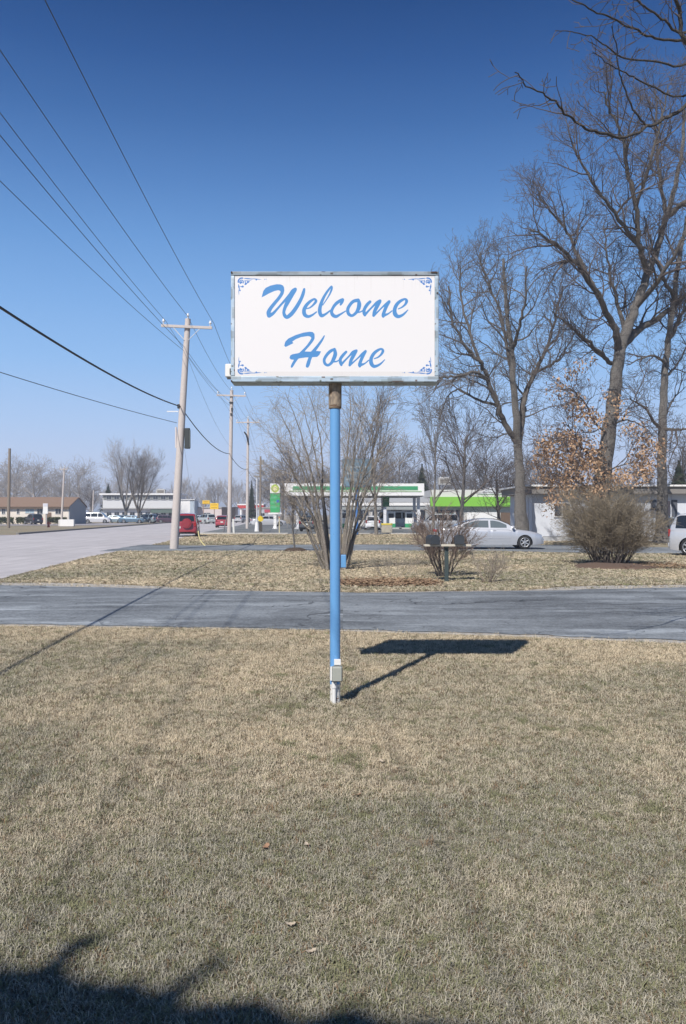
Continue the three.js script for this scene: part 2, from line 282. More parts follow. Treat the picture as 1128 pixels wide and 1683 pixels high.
// a tree whose trunk and main limbs follow given paths; every limb is a part, all the thin growth the crown
function limbTree(name, label, cat, seed, trunk, limbs, o, mats, group) {
  const r = rngOf(seed), base = trunk.pts[0], t = thing(name, label, cat, base, 0, group), rel = (ps) => ps.map((p) => sub(p, base));
  const crown = new MB(), oo = { seg: [3, 6, 5, 4, 3], k: [7, 5, 4, 3, 3], wob: .68, up: .07, thin: .007, fat: .019, ang: .85, t0: [.2, .12, .12, .1, .1], ...o };
  const wander = (ps, a) => ps.map((p, i) => i && i < ps.length - 1 ? [p[0] + (r() - .5) * a, p[1] + (r() - .5) * a, p[2] + (r() - .5) * a * 1.5] : p);
  const line = (ps, r0, r1, k, flare) => { const n = ps.length * 4, c = wander(curve(rel(ps), n), flare ? r0 * .22 : Math.min(.16, r0 * 1.0)); return [c, c.map((_, i) => lerp(r0, r1, (i / n) ** .8) * (flare ? 1 + .75 * Math.exp(-i / n * 26) : 1)), k]; };
  const [tp, tr] = line(trunk.pts, trunk.r[0], trunk.r[1], 12, true);
  new MB().tube(tp, tr, 14).build('trunk', mats[0], t);
  if (trunk.spawn !== false) { const i0 = Math.floor(tp.length * .45); spawn([crown], r, tp.slice(i0), tr.slice(i0), dirsOf(tp).slice(i0), 1, oo, 5); }
  for (const l of limbs) { const [lp, lr] = line(l.pts, l.r[0], l.r[1], 8); const mb = new MB().tube(lp, lr, 8); mb.build('limb', mats[2] ?? mats[0], t); let len = 0; for (let i = 1; i < lp.length; i++) len += Math.hypot(...sub(lp[i], lp[i - 1])); spawn([crown], r, lp, lr, dirsOf(lp), 1, oo, len); }
  crown.build('crown', mats[1], t); t.userData.tips = undefined; return t;
}
const path = (d, ...p) => p.map(([x, y, dd = 0]) => at(x, y, d + dd));

// the grey tree behind the silver sedan
{
  const d = 49, P = (...p) => path(d, ...p);
  limbTree('bare_oak', 'grey bare tree with a forked trunk rising behind the silver sedan, right of the sign', 'tree', 301,
    { pts: [at(857, 894, d), ...P([856, 820], [854, 775], [851, 730], [850, 690, -.3], [845, 640, -.5], [842, 578, -.6], [835, 530, -.4], [830, 470, 0], [828, 425, .3])], r: [.36, .07] },
    [{ pts: P([852, 733], [838, 708, -.4], [818, 668, -1], [803, 625, -1.5], [790, 597, -2], [766, 570, -2.4], [745, 527, -2.6], [737, 470, -2.4]), r: [.2, .05] },
    { pts: P([852, 733], [859, 690, .6], [864, 645, 1.2], [880, 613, 1.8], [892, 585, 2.2], [905, 550, 2.6], [915, 515, 3], [925, 470, 3]), r: [.22, .05] },
    { pts: P([846, 640, -.4], [833, 563, 1], [820, 508, 2], [800, 460, 2.5], [789, 418, 3]), r: [.13, .04] },
    { pts: P([842, 578, -.5], [853, 540, -1.6], [863, 494, -2.4], [867, 437, -3]), r: [.12, .04] },
    { pts: P([803, 625, -1.5], [780, 612, -3], [752, 618, -3.6], [728, 622, -4], [712, 645, -4.4]), r: [.11, .03] },
    { pts: P([880, 613, 1.8], [905, 600, 1], [925, 582, .4], [945, 545, 0]), r: [.1, .03] },
    { pts: P([818, 668, -1], [780, 655, .5], [752, 640, 1.6], [735, 655, 2.4], [722, 690, 3]), r: [.09, .025] },
    { pts: P([790, 597, -2], [765, 520, -.8], [757, 470, 0], [757, 430, .6]), r: [.09, .03] }],
    { n: [0, 12, 7, 4, 2], per: [1, 6, 2.6, 1.2, .5], len: [0, 2.7, 1.3, .66, .34] }, [bark, twigGrey, barkMid]);
}
// the biggest oak, leaning right, with brown leaves left on its low branches
{
  const d = 46, P = (...p) => path(d, ...p);
  const oak = limbTree('bare_oak', 'largest bare oak, leaning right, dead brown leaves on low branches, behind dense bush', 'tree', 302,
    { pts: [at(983, 896, d), ...P([988, 800], [997, 735], [1005, 680], [1012, 630], [1018, 585], [1028, 548, .2], [1045, 505, .4], [1066, 450, .6], [1082, 405, .8], [1096, 355, 1], [1112, 300, 1.2], [1122, 240, 1.4], [1126, 180, 1.6])], r: [.50, .07] },
    [{ pts: P([1020, 580], [1008, 535, -1], [985, 490, -2.4], [962, 452, -3.4], [928, 412, -4.4], [900, 392, -5], [872, 378, -5.4]), r: [.22, .04] },
    { pts: P([1066, 450, .6], [1050, 400, -1], [1045, 345, -1.8], [1032, 275, -2.4], [1022, 225, -2.8], [1004, 180, -3], [992, 150, -3.2]), r: [.18, .035] },
    { pts: P([1022, 570], [1053, 540, 1.4], [1099, 512, 2.8], [1140, 470, 4], [1180, 430, 5]), r: [.26, .06] },
    { pts: P([985, 490, -2.4], [955, 430, -1.6], [932, 380, -1], [905, 345, -.6], [885, 318, -.2]), r: [.13, .03] },
    { pts: P([1005, 597], [985, 578, -1.8], [958, 552, -2.8], [930, 530, -3.4], [908, 512, -3.8]), r: [.13, .03] },
    { pts: P([1096, 355, 1], [1085, 290, 2], [1080, 220, 2.6], [1078, 140, 3]), r: [.13, .03] },
    { pts: P([1050, 400, -1], [1010, 350, -2.4], [975, 300, -3.2], [950, 255, -3.6], [935, 215, -3.8]), r: [.12, .03] },
    { pts: P([1096, 355, 1], [1140, 320, 0], [1180, 260, -1], [1200, 200, -1.6]), r: [.16, .04] },
    { pts: P([1028, 548, .2], [1010, 480, 1.8], [1000, 430, 2.8], [992, 370, 3.4]), r: [.14, .035] },
    { pts: P([1045, 345, -1.8], [1075, 250, -2.6], [1090, 190, -3], [1098, 140, -3.2]), r: [.1, .03] },
    { pts: P([1045, 505, .4], [1090, 450, -1.6], [1120, 400, -2.4], [1150, 340, -3]), r: [.16, .04] },
    { pts: P([988, 790], [970, 750, -1.4], [945, 728, -2.2], [915, 720, -2.8], [895, 735, -3]), r: [.06, .015] },
    { pts: P([1000, 715], [975, 690, -1.2], [960, 660, -1.8], [938, 640, -2.2], [918, 640, -2.6]), r: [.07, .015] },
    { pts: P([1002, 700], [1030, 690, -1], [1055, 700, -1.6], [1078, 718, -2]), r: [.06, .015] },
    { pts: P([986, 815], [955, 795, -1.6], [925, 785, -2.2], [900, 780, -2.6]), r: [.05, .012] },
    { pts: P([990, 780], [1020, 765, -1.4], [1050, 760, -2], [1072, 770, -2.4]), r: [.05, .012] }],
    { n: [0, 11, 7, 4, 2], per: [1, 6, 2.6, 1.2, .5], len: [0, 3, 1.4, .7, .36], wob: .72 }, [bark, twigMat, barkMid]);
  // dead leaves: curled quads along the low branches
  const r = rngOf(77), mb = [new MB(), new MB()], base = [oak.position.x, oak.position.y, oak.position.z];
  const clumps = []; const L = (x0, y0, x1, y1, n, dd) => { for (let k = 0; k < n; k++) { const t = r(); clumps.push(at(lerp(x0, x1, t) + (r() - .5) * 26, lerp(y0, y1, t) + (r() - .5) * 30, d - dd + (r() - .5) * 3)); } };
  L(890, 735, 985, 770, 60, 2.4); L(900, 780, 985, 810, 46, 2); L(918, 640, 985, 700, 34, 2); L(940, 620, 960, 590, 8, 2); L(915, 700, 975, 745, 46, 2); L(1000, 790, 1072, 770, 30, 2); L(1030, 700, 1078, 730, 22, 1.6); L(1040, 745, 1075, 765, 16, 1.6); L(975, 740, 1000, 800, 28, .8); L(885, 745, 905, 800, 22, 2.4); L(905, 825, 935, 800, 14, 2.4); L(1005, 650, 1020, 690, 10, .8);
  for (const c of clumps) for (let k = 0, n = 10 + r() * 16; k < n; k++) {
    const p = sub([c[0] + (r() - .5) * .75, c[1] + (r() - .5) * .6, c[2] + (r() - .5) * .8], base), a = nrm([r() - .5, r() - .6, r() - .5]), b = side(r, a, 1.57), l = .06 + .06 * r(), w = .035 + .025 * r(), m = add(p, a, l), e = add(add(p, a, 2 * l), [0, -.3 * l, 0]);
    mb[r() < .7 ? 0 : 1].quad(p, add(m, b, w), e, add(m, b, -w));
  }
  const leafM = [std(.50, .33, .20, .8), std(.30, .18, .105, .8)];
  mb.forEach((m, i) => { const f = m.build('foliage', leafM[i], oak); f.userData.kind = 'stuff'; });
}
// the straight one at the right with stubs of sawn branches
{
  const d = 48.5, P = (...p) => path(d, ...p);
  limbTree('bare_oak', 'straight grey bare tree at the right edge before the white house, with sawn branch stubs', 'tree', 303,
    { pts: [at(1089, 893, d), ...P([1089, 830], [1088, 770], [1089, 710], [1091, 650], [1094, 600], [1100, 555], [1108, 490], [1118, 420], [1132, 350], [1140, 280])], r: [.33, .08] },
    [{ pts: P([1086, 705], [1074, 690, -1], [1062, 672, -1.6], [1050, 662, -2], [1036, 655, -2.4]), r: [.11, .03] },
    { pts: P([1091, 705], [1108, 706, -.8], [1130, 704, -1.4], [1150, 695, -2]), r: [.1, .04] },
    { pts: P([1095, 598], [1075, 585, -1.4], [1052, 590, -2.2], [1030, 600, -2.8]), r: [.09, .025] },
    { pts: P([1100, 555], [1120, 520, 1], [1145, 480, 2]), r: [.15, .05] },
    { pts: P([1108, 490], [1088, 450, -1.4], [1072, 400, -2.2], [1060, 355, -2.8]), r: [.12, .03] },
    { pts: P([1093, 620], [1112, 600, 1.4], [1135, 560, 2.4]), r: [.1, .03] },
    { pts: P([1090, 690], [1105, 660, 1], [1116, 640, 1.6], [1125, 600, 2]), r: [.07, .02] }],
    { n: [0, 9, 7, 5, 2], per: [1, 6, 2.6, 1.2, .5], len: [0, 2.6, 1.2, .6, .3], wob: .75 }, [bark, twigMat, barkMid]);
}
// branches hanging in from a tree just outside the frame on the right
{
  const p = (x, y, d) => at(x, y, d);
  const hub = [4.6, 6.9, -8.4], top = [4.7, 8.4, -8.2];
  limbTree('bare_locust', 'near bare tree beyond the right edge whose knobbly branches hang into the upper right sky', 'tree', 304,
    { pts: [[5.2, 0, -8.6], [5.1, 2, -8.6], [4.95, 4, -8.5], [4.8, 5.6, -8.45], hub, top, [4.9, 9.6, -8]], r: [.17, .06], spawn: false },
    [{ pts: [hub, p(1128, 172, 8.5), p(1095, 194, 8.4), p(1065, 207, 8.2), p(1031, 224, 7.9), p(989, 217, 7.6), p(955, 205, 7.4), p(932, 186, 7.2), p(913, 167, 7.1), p(890, 152, 7), p(863, 137, 6.9), p(847, 118, 6.8)], r: [0.0218, 0.0043] },
    { pts: [p(1063, 207, 8.2), p(1042, 179, 8.1), p(1027, 144, 8), p(1017, 110, 7.9), p(1014, 76, 7.8), p(1006, 42, 7.7)], r: [0.0109, 0.0043] },
    { pts: [top, p(1128, 61, 9), p(1099, 63, 8.9), p(1065, 57, 8.7), p(1035, 42, 8.5), p(1000, 25, 8.3), p(966, 11, 8.1), p(935, -6, 8)], r: [0.0187, 0.0058] },
    { pts: [hub, p(1128, 105, 8.9), p(1078, 99, 8.7), p(1031, 95, 8.5), p(1000, 78, 8.3), p(978, 61, 8.2), p(951, 53, 8.1), p(913, 49, 8)], r: [0.0140, 0.0036] },
    { pts: [top, p(1128, 52, 8), p(1095, 34, 7.9), p(1065, 11, 7.8), p(1042, -2, 7.7)], r: [0.0172, 0.0072] },
    { pts: [hub, p(1128, 70, 7.6), p(1118, 23, 7.5), p(1109, -8, 7.4)], r: [0.0234, 0.0158] },
    { pts: [hub, p(1128, 156, 9.4), p(1057, 133, 9.2), p(1027, 118, 9), p(1000, 103, 8.8), p(974, 84, 8.6)], r: [0.0140, 0.0036] }],
    { n: [0, 5, 3, 2], per: [1, 2, .6, .3], len: [0, .42, .2, .08], fat: .012, thin: .003, wob: .5, up: .02, t0: [.2, .3, .2, .2], ang: .9 }, [barkDark, twigDark]);
}
// a tree behind the photographer: its long low limb throws the shadow in the bottom left corner
{
  const l0 = [.32, 9, 6.35];
  limbTree('bare_locust', 'bare tree behind the viewpoint whose low limb shades the near left corner of the lawn', 'tree', 305,
    { pts: [[.92, 0, 6.42], [.92, 3, 6.42], [.86, 6, 6.36], [.8, 9, 6.32], [.82, 10.4, 6.42]], r: [.2, .06], spawn: false },
    [{ pts: [[-1.6, 9.02, 6.4], [-2.6, 9.02, 6.2], [-3.3, 9.02, 6.0], [-4.0, 9.02, 5.87], [-4.8, 9.02, 5.79], [-5.6, 9.1, 5.7]], r: [.06, .11] },
     { pts: [[0.820, 8.300, 6.320], l0, [-1.080, 9.000, 6.300], [-2.930, 9.000, 6.100], [-4.130, 9.000, 5.820], [-4.530, 9.000, 5.720], [-4.730, 9.000, 5.650], [-4.900, 9.000, 5.560], [-5.180, 9.000, 5.520], [-5.980, 9.100, 5.420]], r: [.12, .055] },
    { pts: [[-4.300, 9.000, 5.780], [-4.400, 9.100, 5.750], [-4.380, 9.220, 5.720], [-4.340, 9.300, 5.700]], r: [.045, .02] },
    { pts: [[-4.780, 9.000, 5.620], [-4.880, 9.100, 5.580], [-4.900, 9.180, 5.540], [-4.840, 9.260, 5.520]], r: [.06, .03] },
    { pts: [[-3.980, 9.000, 5.820], [-4.300, 8.860, 5.880], [-4.480, 8.750, 5.920], [-4.630, 8.650, 6.020]], r: [.06, .04] },
    { pts: [[-3.480, 9.000, 5.820], [-3.980, 8.900, 5.880], [-4.330, 8.800, 5.920]], r: [.08, .05] },
    { pts: [[-4.830, 9.000, 5.600], [-5.080, 9.060, 5.600], [-5.480, 9.100, 5.620]], r: [.06, .03] }],
    { n: [0, 5, 4, 3], per: [1, 1.2, .5, .3], len: [0, .16, .1, .07], fat: .02, thin: .004, wob: .8, up: 0, ang: 1 }, [barkDark, twigDark]);
}

// ---------------------------------------------------------------- shrubs
function shrub(name, label, seed, pos, stems, o, mats, group) {
  const r = rngOf(seed), t = thing(name, label, o.cat ?? 'shrub', [pos[0], 0, pos[2]], 0, group), single = stems <= 20, crown = new MB(); let st = new MB();
  const oo = { seg: [7, 4, 3, 2], k: [5, 4, 3, 3], wob: .22, up: .04, thin: .004, fat: .011, ang: .5, t0: [.2, .2, .15, .1], ...o };
  for (let k = 0; k < stems; k++) {
    const a = r() * 6.283, lean = (o.lean ?? .5) * Math.sqrt(r()), d = nrm([Math.cos(a) * Math.sin(lean), Math.cos(lean), Math.sin(a) * Math.sin(lean)]), q = (o.foot ?? .2) * Math.sqrt(r());
    grow([st, crown], r, [Math.cos(a) * q, -.02, Math.sin(a) * q], d, o.h * (.7 + .4 * r()) * (1 - .25 * lean / (o.lean ?? .5)), (o.r0 ?? .03) * (.6 + .7 * r()), 0, oo);
    if (single) { st.build(stems === 1 ? 'trunk' : 'stem', mats[0], t); st = new MB(); }
  }
  if (!single) st.build('stem', mats[0], t).userData.kind = 'stuff';
  crown.build('crown', mats[1], t); return t;
}
// tall vase-shaped shrub behind the sign post: stems are parts of their own
{
  const d = 25.5, pos = at(552, 937, d); pos[1] = 0;
  const r = rngOf(411), t = thing('tall_shrub', 'tall vase-shaped bare shrub of many pale stems directly behind the blue sign post', 'shrub', pos);
  const crown = new MB(), o = { seg: [8, 6, 4, 3], k: [6, 4, 3, 3], wob: .42, up: -.005, thin: .003, fat: .008, ang: .75, t0: [.2, .26, .15, .1], n: [0, 9, 5, 3], len: [0, 1.5, .75, .36] };
  const tops = [[438, 705], [455, 665], [470, 645], [490, 650], [505, 640], [575, 650], [605, 655], [622, 660], [640, 655], [600, 700], [475, 720], [545, 640], [442, 775], [462, 800], [645, 770], [632, 725], [452, 735], [612, 790]];
  tops.forEach(([x, y], i) => {
    const dz = (r() - .5) * 2.6, tip = sub(at(x, y, d + dz), pos), foot = [(x - 545) / F * d * .16 + (r() - .5) * .12, -.02, (r() - .5) * .3], mid = [lerp(foot[0], tip[0], .3) + (r() - .5) * .15, tip[1] * .42, lerp(foot[2], tip[2], .35)], m2 = [lerp(foot[0], tip[0], .62) + (r() - .5) * .2, tip[1] * .74, lerp(foot[2], tip[2], .7)];
    const c = curve([foot, mid, m2, tip], 14).map((p) => [p[0] + (r() - .5) * .05, p[1], p[2] + (r() - .5) * .05]), r0 = .034 + .026 * r(), rd = c.map((_, k) => lerp(r0, .006, (k / 14) ** .7));
    new MB().tube(c, rd, 6).build('stem', i % 4 ? barkWhite : barkPale, t); spawn([crown], r, c, rd, dirsOf(c), 1, o, 5);
  });
  crown.build('crown', twigPale, t);
}
shrub('mailbox_shrub', 'leafless reddish shrub growing right behind the pair of mailboxes', 421, at(731, 949, 22.6), 11, { h: 1.55, lean: .62, foot: .18, r0: .028, n: [0, 8, 6, 4], len: [0, .62, .36, .2], ang: .5 }, [barkDark, twigRed]);
shrub('low_shrub', 'low sparse leafless shrub right of the mailboxes beside the driveway', 422, at(803, 962, 20.8), 12, { h: .78, lean: 1, foot: .15, r0: .009, n: [0, 5, 4, 2], len: [0, .34, .2, .1], thin: .0025 }, [twigRed, twigPale]);
shrub('dense_bush', 'big rounded dense leafless bush in front of the large oak at the right', 423, at(1003, 928, 27.6), 120, { h: 2.62, lean: .50, foot: .55, r0: .013, n: [0, 12, 6, 2], len: [0, .60, .32, .15], ang: .6, thin: .0030, wob: .4, up: -.01 }, [twigMat, bushTwig]);
shrub('young_sapling', 'small bare young tree in a mulch ring on the lawn left of the blue post', 424, at(484, 906, 38.4), 1, { cat: 'sapling', h: 2.3, lean: .03, foot: .01, r0: .045, n: [0, 16, 6, 4], len: [0, 1.0, .5, .25], ang: .65, t0: [.2, .32, .2, .1], up: .05 }, [bark, twigMat]);
shrub('low_shrub', 'thin low twigs left of the mailbox shrub over the leaf-strewn bed', 425, at(645, 945, 22.6), 16, { h: .75, lean: .8, foot: .5, r0: .006, n: [0, 5, 3], len: [0, .3, .15], thin: .002 }, [twigPale, twigPale]);
{ // mulch and leaf litter
  const r = rngOf(55), soil = std(.075, .05, .035, 1);
  const mound = (label, p, rx, h, n, mat) => { const g = new THREE.SphereGeometry(1, 24, 8, 0, 6.283, 0, 1.571), a = g.attributes.position, q = noiseOf(n, 16); for (let i = 0; i < a.count; i++) { const s = 1 + .35 * (q(a.getX(i) * 3 + 5, a.getZ(i) * 3 + 5) - .5); a.setXYZ(i, a.getX(i) * rx * s, a.getY(i) * h * s, a.getZ(i) * rx * s); } g.computeVertexNormals(); const o = mesh('mulch_mound', g, mat); o.position.set(p[0], 0, p[2]); tag(o, label, 'mulch', null, 'stuff'); };
  mound('small dark mulch mound round the young sapling', at(484, 907, 38.2), .5, .16, 3, soil);
  mound('bare brown soil ring under the dense bush', at(1010, 936, 26.6), 1.25, .14, 4, std(.13, .085, .06, 1));
  const b = [new MB(), new MB()];
  for (let k = 0; k < 5200; k++) {
    const u = r(), bed = k < 3600; let x, d; if (bed) { x = lerp(-.1, 2.2, u) + (r() - .5) * .5; d = 19.3 + 1.8 * r() * r() + r() * 1.4; } else { x = lerp(8.4, 10.9, u); d = 25.6 + 2.6 * r(); }
    const p = [x, .015 + .05 * r() * (bed ? 1.4 : 2), -d], a = r() * 6.283, l = .03 + .03 * r(), w = .6 * l, dx = [Math.cos(a), .5 * (r() - .5), Math.sin(a)], dz = [-Math.sin(a), .5 * (r() - .5), Math.cos(a)];
    b[r() < .6 ? 0 : 1].quad(add(p, dx, -l), add(p, dz, w), add(p, dx, l), add(p, dz, -w));
  }
  const mats = [std(.40, .27, .16, .9), std(.24, .145, .085, .9)];
  b.forEach((m, i) => tag(m.build('leaf_litter', mats[i], scene), i ? 'darker fallen leaves scattered in the bed beside the driveway and under the bush' : 'pale tan fallen leaves lying in the bed left of the mailboxes', 'leaf litter', null, 'stuff'));
}

// ---------------------------------------------------------------- trees farther off
function protoTree(seed, o = {}) {                      // one bare tree about 10 m tall, thin growth in clouds
  const r = rngOf(seed), tr = new MB(), cr = new MB();
  grow([tr, cr], r, [0, -.1, 0], [0, 1, 0], 7, .2, 0, { seg: [8, 5, 4, 3], k: [8, 5, 3, 3], wob: .2, up: .05, thin: .012, fat: .016, ang: .7, t0: [.2, .25, .2, .1], n: [0, 15, 8, 6], len: [0, 4.2, 1.9, .9], ...o });
  return [tr.geometry(), cr.geometry()];
}
const protos = [protoTree(901), protoTree(902, { n: [0, 17, 8, 5], len: [0, 3.6, 2, .9], ang: .9, t0: [.2, .2, .2, .1] }), protoTree(903, { n: [0, 12, 9, 6], len: [0, 5, 2, .8], ang: .5, up: .1 })];
function spreadTree(seed) {                              // short trunk dividing into rising, spreading limbs and a fine round crown
  const r = rngOf(seed), tr = new MB(), cr = new MB(), o = { seg: [8, 6, 4, 3, 2], k: [7, 5, 4, 3, 3], wob: .26, up: .06, thin: .005, fat: .012, ang: .55, t0: [.2, .25, .2, .1, .1], n: [0, 8, 6, 5, 3], len: [0, 3.0, 1.7, .9, .5] };
  tr.tube([[0, -.1, 0], [.03, .7, 0], [0, 1.5, .04]], [.34, .24, .22], 9);
  for (let k = 0; k < 7; k++) { const a = k / 7 * 6.283 + r(), l = .25 + .5 * r(), d = nrm([Math.cos(a) * Math.sin(l), Math.cos(l), Math.sin(a) * Math.sin(l)]); grow([tr, cr], r, [0, 1.2 + .3 * r(), 0], d, 6.6 + 1.2 * r(), .15, 0, o); }
  return [tr.geometry(), cr.geometry()];
}
protos.push(spreadTree(951), spreadTree(952));
function farTree(label, px, d, py, k, w = 1, mats = [bark, twigMat], name = 'bare_tree', group) {
  const t = thing(name, label, 'tree', [X(px, d), 0, -d], px * .7, group); mesh('trunk', protos[k][0], mats[0], t); mesh('crown', protos[k][1], mats[1], t);
  const s = Hh(py, d) / (k === 1 ? 8.6 : k > 2 ? 9.3 : 9); t.scale.set(s * w, s, s * w); return t;
}
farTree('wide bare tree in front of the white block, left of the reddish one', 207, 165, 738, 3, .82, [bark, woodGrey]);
farTree('reddish low-forked bare tree in front of the white block, nearest to the leaning pole', 228, 158, 756, 4, .8, [barkDark, twigGrey]);
farTree('small bare tree farther back between the ranch house and the white block', 150, 205, 800, 0, 1.2, [bark, twigMat]);
farTree('slender bare tree growing right of the blue sign post, before the filling station canopy', 619, 68, 640, 0, .62, [barkPale, twigGrey]);
farTree('thin bare tree left of the green fascia shop, curving up behind the mailbox shrub', 712, 66, 655, 0, .5, [barkPale, twigGrey]);
farTree('bare tree with an upright dark trunk in front of the green fascia shop', 757, 72, 668, 0, .9, [bark, twigMat]);
farTree('dark low-branched bare tree between the green shop and the grey trunk', 822, 74, 742, 1, 1.15, [barkDark, twigDark]);
farTree('spindly bare tree behind the top of the tall shrub, left of the slender one', 585, 76, 690, 0, .6, [bark, twigGrey]);
farTree('bare tree rising behind the left end of the filling station canopy', 480, 135, 735, 0, 1, [bark, twigMat]);
farTree('bare tree behind the filling station canopy, near its right end', 660, 140, 720, 1, .9, [bark, twigGrey]);
farTree('bare tree behind the green fascia shop, just left of the grey trunk', 795, 135, 715, 0, 1, [bark, twigGrey]);
farTree('bare tree behind the flat-roofed white house at the far right', 1128, 90, 700, 1, 1, [bark, twigMat]);
// woods at the horizon, one mass each
function wood(label, seed, n, x0, x1, d0, d1, y0, y1, mat) {
  const r = rngOf(seed), k = seed % 3, g = mergeGeometries([protos[k][0], protos[k][1]].map(plain)), m = new THREE.InstancedMesh(g, mat, n), M = new THREE.Matrix4(), q = new THREE.Quaternion(), up = new THREE.Vector3(0, 1, 0);
  for (let i = 0; i < n; i++) { const d = lerp(d0, d1, r()), px = lerp(x0, x1, (i + r()) / n), s = Hh(lerp(y0, y1, r()), d) / 9; M.compose(new THREE.Vector3(X(px, d), 0, -d), q.setFromAxisAngle(up, r() * 6.283), new THREE.Vector3(s * 1.2, s, s * 1.2)); m.setMatrixAt(i, M); }
  m.name = numbered('distant_wood'); m.castShadow = m.receiveShadow = true; scene.add(m); tag(m, label, 'woods', null, 'stuff');
}
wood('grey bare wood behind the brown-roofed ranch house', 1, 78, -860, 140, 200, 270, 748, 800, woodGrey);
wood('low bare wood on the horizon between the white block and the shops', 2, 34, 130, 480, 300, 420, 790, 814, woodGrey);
wood('bare wood behind the filling station and the green shop', 4, 30, 440, 900, 165, 240, 745, 795, twigGrey);
wood('bare wood behind the white house', 5, 18, 860, 1400, 120, 190, 740, 795, twigGrey);
// evergreens: tiers of drooping needle sprays
function conifer(label, px, d, py, w, seed) {
  const r = rngOf(seed), t = thing('conifer', label, 'tree', [X(px, d), 0, -d]), H = Hh(py, d), mb = new MB();
  new MB().tube([[0, 0, 0], [0, H * .5, 0], [0, H * .98, 0]], [.16, .1, .02], 8).build('trunk', barkDark, t);
  for (let k = 0; k < 3600; k++) {
    const f = r() ** .8, y = H * (.08 + .92 * f), tier = .6 + .4 * (1 - (f * 9.3 % 1)), R = (w * (1 - f) ** .9 * tier + .05) * (.55 + .55 * r()), a = r() * 6.283, c = Math.cos(a), s = Math.sin(a), l = Math.min(R, .3 + .4 * r()), q = R - l, hw = .07 + .08 * r();
    mb.tri([c * q - s * hw, y, s * q + c * hw], [c * q + s * hw, y + .02, s * q - c * hw], [c * R, y - l * (.25 + .3 * r()), s * R]);
  }
  mb.build('crown', std(.045, .06, .035, .9), t);
}
conifer('dark evergreen right of the third utility pole far down the road', 414, 190, 790, 2.0, 1);
conifer('dark evergreen rising behind the right end of the filling station canopy', 694, 125, 762, 3.1, 2);
conifer('dark evergreen behind the bare trees left of the white block', 178, 215, 795, 4, 3);
conifer('rounded evergreen behind the white house roof at the right edge', 1116, 82, 757, 3.0, 4);
